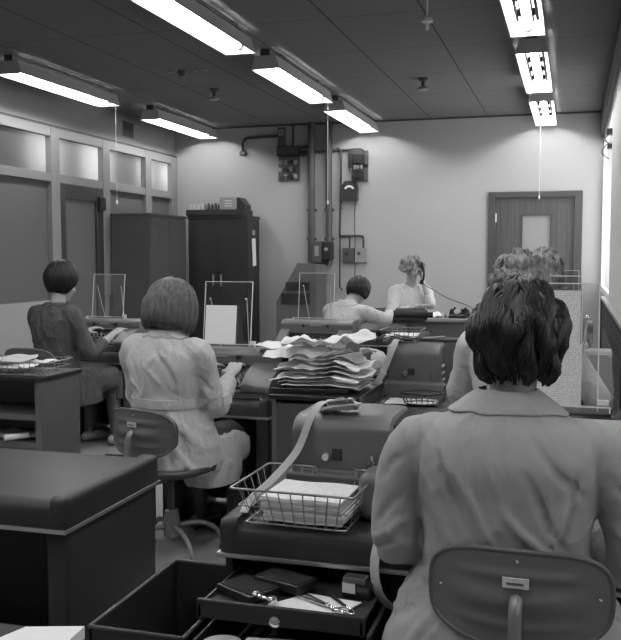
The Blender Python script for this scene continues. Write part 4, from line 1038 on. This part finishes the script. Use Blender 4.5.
def fold_displace(o, amp, scale=(9, 9, 4), creases=(), seed=0.0, zmin=-9, mask=None):
    me = o.data; n = len(me.vertices)
    for v in me.vertices:
        p = v.co; q = V((p.x * scale[0] + seed, p.y * scale[1], p.z * scale[2]))
        w1 = noise.noise(q + V((1, 1, 0)) * noise.noise(q * .7) * 1.5)
        d = amp * ((max(0, 1 - abs(w1) * 3.0)) ** 2 * .9 + .25 * noise.noise(q * 2.3) - .3)
        if mask: d *= mask(p)
        for (a, b, wd, dep) in (creases if v.normal.y < .35 and p.y < .12 else ()):
            ax, az, bx, bz = a.x, a.z, b.x - a.x, b.z - a.z
            t = ((p.x - ax) * bx + (p.z - az) * bz) / (bx * bx + bz * bz); t = max(0, min(1, t))
            wob = .004 * math.sin(t * 7 + ax * 90)
            r = math.hypot(p.x - ax - bx * t + wob, p.z - az - bz * t)
            if r < wd * 3: d += dep * math.exp(-(r / wd) ** 2) * math.sin(PI * min(1, max(0.08, t * .9 + .08)))
        v.co = p + v.normal * d
def hair(parent, name_mat, T, rx, ry, up, down, n=260, wave=.1, wfreq=14, lock=.0075, th_back=1.9, th_face=.75, face_w=.95, lenjit=.2, curl=.0, seed=1, flare=.0, crown=(0, -.01), part_amp=.0, zc=.0, bump=.004):
    """hair shell + combed locks around a head; T = head matrix (origin at head centre, +Y face)"""
    rs = random.Random(seed); cz = zc
    def thmax(ph):    # ph = 0 is the face direction (+Y)
        f = 1 - min(1, abs((ph + PI) % (2 * PI) - PI) / face_w)
        f = max(0, f); f = f * f * (3 - 2 * f)
        return th_back * (1 - f) + th_face * f
    def R(th, ph):
        s_, c_ = math.sin(th), math.cos(th)
        zz = up if c_ > 0 else down
        fl = 1 + flare * max(0, th - 1.3)
        return V((rx * s_ * math.sin(ph) * fl, ry * s_ * math.cos(ph) * fl, zz * c_ + cz))
    m = MB(); rings = []; NT, NP = 18, 40
    for i in range(1, NT + 1):
        ring = []
        for j in range(NP):
            ph = 2 * PI * j / NP; th = thmax(ph) * i / NT
            p = R(th, ph); p = p * (1 - .16 * (i / NT) ** 4) if i > NT * .6 else p
            ring.append(p + p.normalized() * bump * noise.noise(p * 60 + V((seed, 0, 0))) * 2)
        rings.append(ring)
    vr = m.ring_loft(rings, cap=True)
    for v in m.bm.verts: v.co = T @ v.co
    o = m.build('hair', M_[name_mat], parent, True)
    L = MB()
    for k in range(n):
        ph = 2 * PI * (k + rs.random()) / n; th0 = .05 + .5 * rs.random() ** 1.3 if k % 3 else rs.uniform(.4, 1.3)
        tm = thmax(ph) * (1 + lenjit * (rs.random() - .55)); w0 = rs.random() * 6.28
        if tm < th0 + .25: th0 = tm * .4
        N = 15; pts = []; rad = []
        lr = lock * rs.uniform(.6, 1.25); up_ = rs.uniform(-.3, 1.0)
        for i in range(N):
            u = i / (N - 1); th = th0 + (tm - th0) * u
            loc_w = noise.noise(V((math.sin(ph) * 2.2, math.cos(ph) * 2.2, th * 1.6 + seed)))
            pp = ph + wave * (.6 * math.sin(wfreq * .5 * th + 4 * loc_w + .5 * w0) * math.sin(PI * min(1, th / 1.2)) + .15 * math.sin(wfreq * th + w0))
            p = R(th, pp); out = p.normalized()
            off = .2 * lr * up_ + wave * .045 * math.sin(wfreq * .5 * th + 5 * loc_w) + curl * max(0, u - .75) * math.sin((u - .75) * 18)
            p = p + out * off
            if u > .9 and curl < 0: p += out * curl * (u - .9) * 4
            pts.append(T @ p); rad.append(lr * (math.sin(PI * (.12 + .80 * u)) ** .7))
        L.tube(pts, rad, 5)
    L.build('hair_locks', M_[name_mat], o, True)
    return o
def person(label, cat, loc, rz, cfg):
    """seated or standing woman in an overall; local frame: origin on floor under the pelvis, faces +Y"""
    c = dict(vox=.006, cvox=.009, seat=.44, lean=0.0, shoulder=.19, sh_z=.985, neck=(0, .03, 1.085), head=(0, .045, 1.185), hyaw=0, hpitch=0, hroll=0,
             coat='coat', fold=.006, arms=None, legs=True, skirt=None, belt=None, hs=1.0, creases=(), bulk=1.0, seed=0, shoe='shoe', hipz=.52)
    c.update(cfg); b = MB()
    ln = lambda z: c['lean'] * max(0, z - .55)
    sh = c['shoulder']; sz = c['sh_z']; bk = c['bulk']; hz = c['hipz']
    tors = [(0, 0, hz - .07, .10, .08), (0, 0, hz, .15, .105), (0, 0, hz + .10, .14, .10), (0, ln(hz + .2) - .0, hz + .20, .115, .085), (0, ln(hz + .32), hz + .32, .13, .095), (0, ln(sz - .08), sz - .08, .145, .095), (0, ln(sz) - .0, sz, .13, .07), (0, ln(sz + .035), sz + .035, .07, .05)]
    body_loft(b, tors)
    nk = V(c['neck']); nk.y += ln(nk.z); hd = V(c['head']); hd.y += ln(hd.z)
    b.tube([V((0, ln(sz) - .005, sz - .02)), nk, hd + V((0, -.01, -.02))], [.062, .050, .052], 18, smooth=4)
    Hm = Matrix.Translation(hd) @ Matrix.Rotation(c['hyaw'], 4, 'Z') @ Matrix.Rotation(c['hroll'], 4, 'Y') @ Matrix.Rotation(c['hpitch'], 4, 'X') @ Matrix.Scale(c['hs'], 4)
    hb = MB()
    hb.ell((0, -.010, .022), (.074, .092, .088), n=24); hb.ell((0, .020, -.035), (.058, .068, .070), n=20); hb.ell((0, .040, -.083), (.032, .036, .028), n=14)
    hb.tube([(0, .084, .018), (0, .098, -.010), (0, .104, -.024), (0, .092, -.034)], [.007, .009, .0125, .009], 10, smooth=3, round_ends=True)
    for s in (-1, 1):
        hb.ell((s * .012, .094, -.029), (.008, .008, .006), n=10); hb.ell((s * .036, .062, -.022), (.022, .022, .02), n=12)
        hb.ell((s * .028, .076, .024), (.022, .012, .007), n=12)
        hb.ell((s * .074, -.002, -.008), (.009, .018, .030), n=12); hb.ell((s * .028, .076, .004), (.014, .010, .009), n=10)
    hb.ell((0, .084, -.052), (.022, .010, .005), n=12); hb.ell((0, .083, -.062), (.018, .011, .007), n=12); hb.ell((0, .070, -.089), (.016, .014, .013), n=12)
    for v in hb.bm.verts: v.co = Hm @ v.co
    tmp = bpy.data.meshes.new('t'); hb.bm.to_mesh(tmp); hb.bm.free(); b.bm.from_mesh(tmp); bpy.data.meshes.remove(tmp)
    arms = c['arms']
    for i, a in enumerate(arms):
        s = -1 if i == 0 else 1
        S = V((s * sh, ln(sz) , sz - .02)); E_, W = V(a['elbow']), V(a['wrist'])
        b.tube([V((s * .06, ln(sz), sz - .03)), S, S.lerp(E_, .5), E_, E_.lerp(W, .4), W], [.045, .046, .042, .034, .034, .023], 14, smooth=3, round_ends=True)
        hand(b, W + (W - E_).normalized() * .012, a.get('dir', W - E_), a.get('nrm', (0, 0, -1)), a.get('side', s), a.get('curl', .6))
    if c['legs']:
        for s in (-1, 1):
            lg = c.get('leg' + ('L' if s < 0 else 'R')) or [(s * .085, .02, hz - .02), (s * .10, .25, hz - .015), (s * .10, .43, hz - .03), (s * .10, .44, .28), (s * .10, .42, .09)]
            lg = [V(q) for q in lg]
            b.tube(lg, [.088, .078, .056, .052, .034], 16, smooth=3, round_ends=True)
            an = lg[-1]; b.tube([an + V((0, -.03, -.04)), an + V((0, .02, -.035)), an + V((0, .10, -.055)), an + V((0, .16, -.065))], [.028, .036, .032, .018], 12, smooth=2, round_ends=True)
    o = b.build('person', M_['skin']); remesh(o, c['vox'], 3)
    tag(o, label, cat); o.location = loc; o.rotation_euler = (0, 0, rz)
    shade_legs(o, .60)
    # face parts
    for s in (-1, 1):
        e = MB().ell((s * .028, .0835, .006), (.011, .006, .0065), n=12)
        for v in e.bm.verts: v.co = Hm @ v.co
        ey = e.build('eye', M_['eye'], o, True)
        e = MB().ell((s * .028, .0895, .005), (.0045, .002, .005), n=10)
        for v in e.bm.verts: v.co = Hm @ v.co
        e.build('iris', M_['iris'], ey, True)
        e = MB().tube([(s * .014, .0895, .028), (s * .03, .0885, .032), (s * .044, .078, .028)], [.0018, .0028, .001], 6, smooth=3)
        for v in e.bm.verts: v.co = Hm @ v.co
        e.build('eyebrow', M_[c.get('hair', 'hair_brown')], o, True)
    e = MB().ell((0, .0905, -.052), (.019, .006, .0035), n=12).ell((0, .0895, -.061), (.016, .007, .005), n=12)
    for v in e.bm.verts: v.co = Hm @ v.co
    e.build('lips', M_['lips'], o, True)
    # coat
    k = MB(); B = bk
    cs = c.get('torso') or [(0, 0, hz - .06, .19, .135), (0, 0, hz + .02, .195, .135), (0, ln(hz + .12), hz + .12, .17, .125), (0, ln(hz + .2), hz + .20, .155, .115), (0, ln(hz + .31), hz + .31, .175, .125), (0, ln(sz - .07) - .005, sz - .07, .19, .115), (0, ln(sz) - .01, sz - .0, .155, .085), (0, ln(sz) - .005, sz + .045, .075, .062), (0, ln(sz), sz + .055, .06, .05)]
    body_loft(k, [(x, y, z, hw * B, hdp * B) for x, y, z, hw, hdp in cs])
    for i, a in enumerate(arms):
        s = -1 if i == 0 else 1
        S = V((s * sh, ln(sz), sz - .025)); E_, W = V(a['elbow']), V(a['wrist']); W2 = E_.lerp(W, a.get('cuff', .86))
        r = a.get('r', (.062, .066, .058, .056, .045, .040))
        k.tube([V((s * .07, ln(sz), sz - .03)), S, S.lerp(E_, .5) + V(a.get('bow', (0, 0, 0))), E_, E_.lerp(W2, .5), W2], r, 18, smooth=4, round_ends=False)
    if c['skirt']: body_sk = c['skirt'](k)
    co = k.build('coat', M_[c['coat']], o); remesh(co, c['cvox'], 5)
    fold_displace(co, c['fold'], c.get('fscale', (8, 8, 5)), c['creases'], c['seed'])
    # collar
    bm = bmesh.new(); bm.from_mesh(co.data); tree = BVHTree.FromBMesh(bm); bm.free()
    cw, cd = c.get('collar', (.125, .085)); g = MB(); rows_ = []
    cyc = ln(sz); nA = 40; nz = nk.z
    for j in range(7):
        t_ = j / 6; row = []
        for i in range(nA + 1):
            a = -PI / 2 + (i / nA - .5) * 2 * 2.35; ca, sa = math.cos(a), math.sin(a)
            inx, iny = .062 * c['hs'], .056 * c['hs']; wx = inx + (cw - inx) * t_; wy = iny + (cd - iny) * t_ * (1.0 if sa < 0 else 1.5)
            x, y = wx * ca, wy * sa + cyc + .0
            hit = tree.ray_cast(V((x, y, nz + .15)), V((0, 0, -1)))
            zt = (hit[0].z if hit[0] else sz) + .008 + .004 * (1 - t_)
            top = nz - .012 + c.get('collar_up', .018)
            z = zt * min(1, t_ * 2.2) + max(top, zt) * (1 - min(1, t_ * 2.2)) if t_ < .45 else zt
            row.append(V((x, y, z)))
        rows_.append(row)
    outer = rows_; inner = [[p - V((0, 0, .005)) for p in row] for row in reversed(rows_)]
    g.ring_loft(outer + inner, closed=False)
    cl = g.build('collar', M_[c.get('collar_mat', c['coat'])], co, True)
    md = cl.modifiers.new('s', 'SUBSURF'); md.levels = 1; md.render_levels = 1
    if c['belt']:
        bz, bh, bm_ = c['belt']; r1 = []
        for dz, off in ((-bh, .0), (-bh, .006), (bh, .006), (bh, .0)):
            ring = []
            for q in range(40):
                a = 2 * PI * q / 40; dr = V((math.cos(a), math.sin(a), 0)); cen = V((0, ln(bz), bz + dz))
                hit = tree.ray_cast(cen + dr * .6, -dr)
                p = hit[0] if hit[0] else cen + dr * .16
                ring.append(V((p.x, p.y, bz + dz)) + dr * (off + .001))
            r1.append(ring)
        MB().ring_loft(r1).build('belt', M_[c['coat']], co, 50)
    if c['legs']:
        for s in (-1, 1):
            lg = c.get('leg' + ('L' if s < 0 else 'R')) or [0, 0, 0, 0, (s * .10, .42, .09)]
            an = V(lg[-1])
            MB().tube([an + V((0, -.035, -.045)), an + V((0, .02, -.042)), an + V((0, .10, -.060)), an + V((0, .17, -.068))], [.034, .040, .037, .020], 14, smooth=3, round_ends=True).build('shoe', M_[c['shoe']], o, True)
    hk = dict(c['hairkw']); hm = c['hair']
    hair(o, hm, Hm, **hk)
    return o

def seat_skirt(hw=.20, z0=.36, flare=.02, front=.46, drop=.12, left=0, right=0, y0=-.14):
    def f(k):
        # over the lap
        k.ring_loft([ell_ring(V(((right - left) * u * .5, y0 * .2 + front * u, .485)), hw + flare * u, .098, 28, V((1, 0, 0)), V((0, 0, 1)), .7) for u in (.0, .1, .3, .5, .7, .85, .97, 1.0)])
        # falling over the seat edges at both sides
        k.ring_loft([ell_ring(V((0, .10, z)), hw * s, .22 * s, 32, p=.8) for z, s in ((.56, .92), (.50, 1.02), (z0 + .05, 1.08), (z0, 1.10))])
        k.ring_loft([ell_ring(V(((right - left) * .5, front - .03, z)), hw + flare, .05, 28, p=.8) for z in (.53, .45, .40, .485 - drop)])
    return f
A3 = lambda *a: V(a)
# --- the nearest woman
cre = [(A3(-.15, -.13, .98), A3(-.06, -.14, .76), .008, -.012), (A3(-.11, -.15, .93), A3(.0, -.15, .73), .009, .010), (A3(-.17, -.13, .90), A3(-.08, -.14, .71), .008, .010), (A3(-.18, -.12, .82), A3(-.10, -.14, .69), .008, -.011),
       (A3(.04, -.15, .92), A3(.13, -.14, .74), .008, -.011), (A3(.0, -.15, .84), A3(.12, -.14, .70), .009, .011), (A3(.06, -.15, .98), A3(.18, -.12, .84), .009, -.009), (A3(.15, -.10, .92), A3(.11, -.13, .74), .008, -.008), (A3(.14, -.12, .86), A3(.06, -.14, .70), .008, .009),
       (A3(0, -.14, 1.05), A3(0, -.15, .78), .0035, -.003), (A3(-.185, -.09, 1.01), A3(-.185, -.10, .80), .0045, -.006), (A3(.19, -.09, 1.01), A3(.19, -.10, .80), .0045, -.006),
       (A3(-.22, -.06, .84), A3(-.29, .02, .76), .009, -.010), (A3(-.21, -.05, .78), A3(-.30, .05, .72), .009, .009), (A3(-.24, -.06, .74), A3(-.30, .06, .68), .008, -.009), (A3(-.22, -.07, .93), A3(-.28, .0, .86), .009, -.008),
       (A3(.22, -.07, .90), A3(.30, .0, .80), .009, -.009), (A3(.22, -.06, .80), A3(.31, .04, .73), .009, .009),
       (A3(-.15, -.13, .68), A3(-.28, -.03, .56), .010, .012), (A3(-.17, -.13, .62), A3(-.30, -.0, .50), .010, -.012), (A3(-.14, -.15, .60), A3(-.24, -.1, .46), .010, .010), (A3(.16, -.13, .66), A3(.28, -.0, .54), .010, .012), (A3(.17, -.13, .60), A3(.3, .0, .48), .010, -.011)]
def front_skirt(k):
    k.ring_loft([ell_ring(V((0, .03, z)), hw, hd, 36, p=.85) for z, hw, hd in ((.70, .17, .12), (.62, .215, .15), (.56, .255, .17), (.50, .275, .18), (.42, .285, .19), (.34, .28, .18))])
    k.ring_loft([ell_ring(V((0, .05 + .42 * u, .47)), .20, .08, 28, V((1, 0, 0)), V((0, 0, 1)), .7) for u in (0, .2, .5, .8, .97, 1)])
person('woman with dark wavy hair in a pale overall, nearest, seen from behind', 'person', (-.130, 1.965, 0), 0.0, dict(
    vox=.006, cvox=.0062, hair='hair_black', coat='coat', fold=.0045, fscale=(9, 9, 5), creases=cre, shoulder=.190, sh_z=.970, bulk=1.02, hs=1.0, lean=-.02,
    neck=(.008, .02, 1.06), head=(.020, .035, 1.185), hpitch=-.12,
    torso=[(0, 0, .46, .19, .13), (0, 0, .56, .19, .13), (0, 0, .66, .178, .125), (0, 0, .74, .176, .122), (0, 0, .84, .190, .130), (0, -.01, .92, .205, .128), (0, -.015, .98, .180, .105), (0, -.012, 1.03, .110, .075), (0, -.01, 1.065, .062, .056)],
    arms=[dict(elbow=(-.242, .02, .705), wrist=(-.15, .27, .745), curl=.5, bow=(-.022, -.005, 0), r=(.060, .066, .056, .056, .050, .043)),
          dict(elbow=(.262, .02, .70), wrist=(.14, .27, .745), curl=.5, bow=(.026, -.005, 0), r=(.057, .066, .060, .058, .050, .043))],
    skirt=front_skirt, collar=(.130, .085), collar_up=.01, seed=3.0, hipz=.50,
    hairkw=dict(rx=.100, ry=.118, up=.124, down=.125, n=640, wave=.20, wfreq=11, lock=.0062, th_back=2.35, th_face=.9, lenjit=.16, curl=.018, seed=4, zc=.0, flare=.04)))
# --- long haired woman in pale coat
def w2_skirt(k):
    k.ring_loft([ell_ring(V((0.01, .05, z)), hw, hd, 36, p=.85) for z, hw, hd in ((.66, .16, .12), (.58, .19, .16), (.50, .205, .20), (.44, .215, .22), (.40, .21, .215))])
    k.ring_loft([ell_ring(V((.02 + .03 * u, .05 + .32 * u, .475 - .02 * u)), .18, .088, 28, V((1, 0, 0)), V((0, 0, 1)), .7) for u in (0, .2, .5, .8, .97, 1)])
    k.ring_loft([ell_ring(V((.11, .21, z)), hw, hd, 28, p=.8) for z, hw, hd in ((.54, .10, .13), (.46, .115, .15), (.36, .12, .15), (.31, .115, .14))])
cre2 = [(A3(.02, -.12, .95), A3(.13, -.10, .80), .009, -.011), (A3(-.03, -.12, .88), A3(.11, -.11, .76), .009, .010), (A3(.05, -.12, .81), A3(.14, -.08, .74), .008, -.010), (A3(-.13, -.1, .84), A3(-.05, -.12, .74), .008, .009), (A3(-.12, -.1, .92), A3(-.06, -.12, .80), .008, -.009),
        (A3(.10, -.1, .66), A3(.24, .22, .48), .012, .012), (A3(.12, -.08, .62), A3(.22, .26, .40), .011, -.012), (A3(.08, -.12, .58), A3(.2, .14, .42), .011, .011), (A3(.02, -.14, .62), A3(.14, -.02, .44), .010, -.010), (A3(.14, .02, .54), A3(.2, .2, .34), .010, -.010), (A3(0, -.12, 1.0), A3(0, -.13, .76), .004, -.003),
        (A3(.17, -.02, .84), A3(.24, .08, .76), .008, -.009), (A3(.18, -.0, .78), A3(.23, .1, .72), .008, .008)]
person('long haired woman in a belted pale coat seated before a copy stand', 'person', (-1.735, 3.62, 0), -.16, dict(
    vox=.007, cvox=.008, hair='hair_brown', coat='coat2', fold=.009, creases=cre2, shoulder=.172, sh_z=.965, bulk=1.0, neck=(0, .025, 1.03), head=(0, .05, 1.145), hpitch=-.25, hipz=.52,
    arms=[dict(elbow=(-.23, .12, .70), wrist=(-.10, .36, .79), curl=.6), dict(elbow=(.195, .10, .685), wrist=(.13, .34, .79), curl=.6, r=(.058, .060, .053, .055, .047, .04))],
    skirt=w2_skirt, belt=(.715, .020, 0), collar=(.115, .075), seed=11.0,
    hairkw=dict(rx=.110, ry=.112, up=.115, down=.185, n=440, wave=.05, wfreq=6, lock=.0065, th_back=2.25, th_face=.85, lenjit=.10, curl=.02, seed=8, flare=.26)))
# --- dark haired girl at left
person('girl with dark swept up hair in a dark overall typing at far left', 'person', (-3.38, 5.34, 0), -.22, dict(
    vox=.007, cvox=.010, hair='hair_black', coat='coat_dark', fold=.010, shoulder=.165, sh_z=.985, neck=(0.0, .03, 1.04), head=(0, .055, 1.16), hpitch=-.15, hyaw=-.40, hipz=.52,
    arms=[dict(elbow=(-.22, .10, .70), wrist=(-.10, .34, .80), curl=.6), dict(elbow=(.24, .07, .70), wrist=(.20, .34, .80), curl=.55, cuff=.62)],
    skirt=seat_skirt(.19, .34, .0, .48, .16), collar=(.11, .075), seed=20.0, shoe='shoe_pale', legR=[(.085, .02, .50), (.10, .25, .505), (.10, .42, .49), (.12, .44, .28), (.15, .42, .09)],
    hairkw=dict(rx=.098, ry=.122, up=.165, down=.12, n=320, wave=.05, wfreq=6, lock=.006, th_back=2.15, th_face=.95, face_w=1.35, lenjit=.05, curl=-.02, seed=3, flare=-.30, zc=.01)))
# --- woman in white bending over the machine in the centre
person('dark haired woman in white leaning over a machine in the centre', 'person', (-1.83, 6.98, 0), -.45, dict(
    vox=.008, cvox=.010, hair='hair_black', coat='coat_white', fold=.006, shoulder=.175, sh_z=.93, lean=.35, neck=(0, .05, 1.0), head=(0.01, .085, 1.085), hpitch=-.5, hipz=.52,
    arms=[dict(elbow=(-.25, .28, .74), wrist=(-.10, .48, .84), curl=.5), dict(elbow=(.27, .30, .84), wrist=(.17, .50, .90), curl=.6, cuff=.8)],
    skirt=seat_skirt(.19, .38, .0), seed=31.0,
    hairkw=dict(rx=.092, ry=.104, up=.112, down=.10, n=240, wave=.06, wfreq=6, lock=.006, th_back=2.3, th_face=.9, lenjit=.08, seed=5)))
# --- woman on the telephone, standing behind the far desk
T4 = person('fair haired woman in white coat holding a telephone receiver to her ear', 'person', (-1.615, 9.20, 0), PI + .42, dict(
    vox=.006, cvox=.009, hair='hair_fair', coat='coat_white', fold=.008, shoulder=.17, sh_z=1.02, neck=(0, .035, 1.11), head=(0, .065, 1.235), hpitch=-.30, hyaw=.30, hipz=.54,
    arms=[dict(elbow=(-.175, .16, .86), wrist=(-.105, .115, 1.095), dir=(.10, .06, .5), nrm=(.9, -.1, .0), curl=.95, cuff=.45, side=-1), dict(elbow=(.23, .15, .76), wrist=(.06, .34, .84), curl=.4)],
    skirt=seat_skirt(.19, .38, .0), seed=41.0, collar=(.11, .08),
    hairkw=dict(rx=.122, ry=.118, up=.128, down=.08, n=380, wave=.35, wfreq=16, lock=.007, th_back=2.0, th_face=.60, face_w=1.25, lenjit=.10, curl=.02, seed=12)))
# receiver
t = thing('telephone_receiver', 'dark receiver held to the ear of the fair haired woman', 'telephone', (-1.475, 9.085, 1.175), .35)
MB().tube([(-.0, -.02, -.075), (.012, -.025, -.03), (.016, -.02, .03), (.005, -.005, .085)], .011, 10, smooth=4, round_ends=True).build('receiver_handle', M_['bakelite'], t, True)
MB().lathe([(.018, -.02), (.026, -.008), (.026, .012), (.012, .018)], (-.01, -.01, .09), 16, 'x').build('earpiece', M_['bakelite'], t, 50)
MB().lathe([(.018, -.02), (.026, -.008), (.026, .012), (.012, .018)], (-.008, -.02, -.08), 16, 'x').build('mouthpiece', M_['bakelite'], t, 50)
MB().tube([(.0, -.02, -.09), (.08, -.12, -.15), (.20, -.30, -.23), (.36, -.50, -.30), (.42, -.58, -.36)], .004, 6, smooth=5).build('cord', M_['cable'], t, True)
# --- two fair haired women beyond the nearest one
person('fair curly haired woman in a pale coat, left of the two heads at right', 'person', (-.215, 3.72, 0), -.1, dict(
    vox=.009, cvox=.010, hair='hair_grey', coat='coat_white', fold=.005, shoulder=.175, sh_z=1.02, neck=(0, .03, 1.11), head=(0, .05, 1.225), hipz=.52, hpitch=-.1,
    arms=[dict(elbow=(-.26, .12, .76), wrist=(-.12, .36, .80)), dict(elbow=(.31, .14, .78), wrist=(.24, .36, .80), r=(.06, .066, .06, .056, .045, .04))],
    skirt=seat_skirt(.19, .38, .0), seed=51.0,
    hairkw=dict(rx=.108, ry=.115, up=.150, down=.10, n=520, wave=.45, wfreq=20, lock=.0048, th_back=2.1, th_face=.95, lenjit=.12, curl=.02, seed=22)))
person('fair haired woman whose head shows just right of the curly head', 'person', (-.165, 5.48, 0), 0, dict(
    vox=.010, cvox=.012, hair='hair_fair', coat='coat_white', fold=.005, shoulder=.17, sh_z=1.02, neck=(0, .03, 1.11), head=(0, .05, 1.235), hipz=.52,
    arms=[dict(elbow=(-.24, .12, .76), wrist=(-.12, .36, .82)), dict(elbow=(.24, .12, .76), wrist=(.14, .36, .82))],
    skirt=seat_skirt(.19, .38, .0), seed=61.0,
    hairkw=dict(rx=.116, ry=.115, up=.165, down=.12, n=460, wave=.35, wfreq=16, lock=.0055, th_back=2.1, th_face=.9, lenjit=.12, curl=.02, seed=32)))
chair('swivel chair of the woman holding the telephone receiver', -1.61, 9.20, PI + .42)
chair('swivel chair of the curly haired woman beyond the nearest one', -.245, 3.70, 0)
chair('swivel chair of the farther fair haired woman at right', -.165, 5.46, 0)
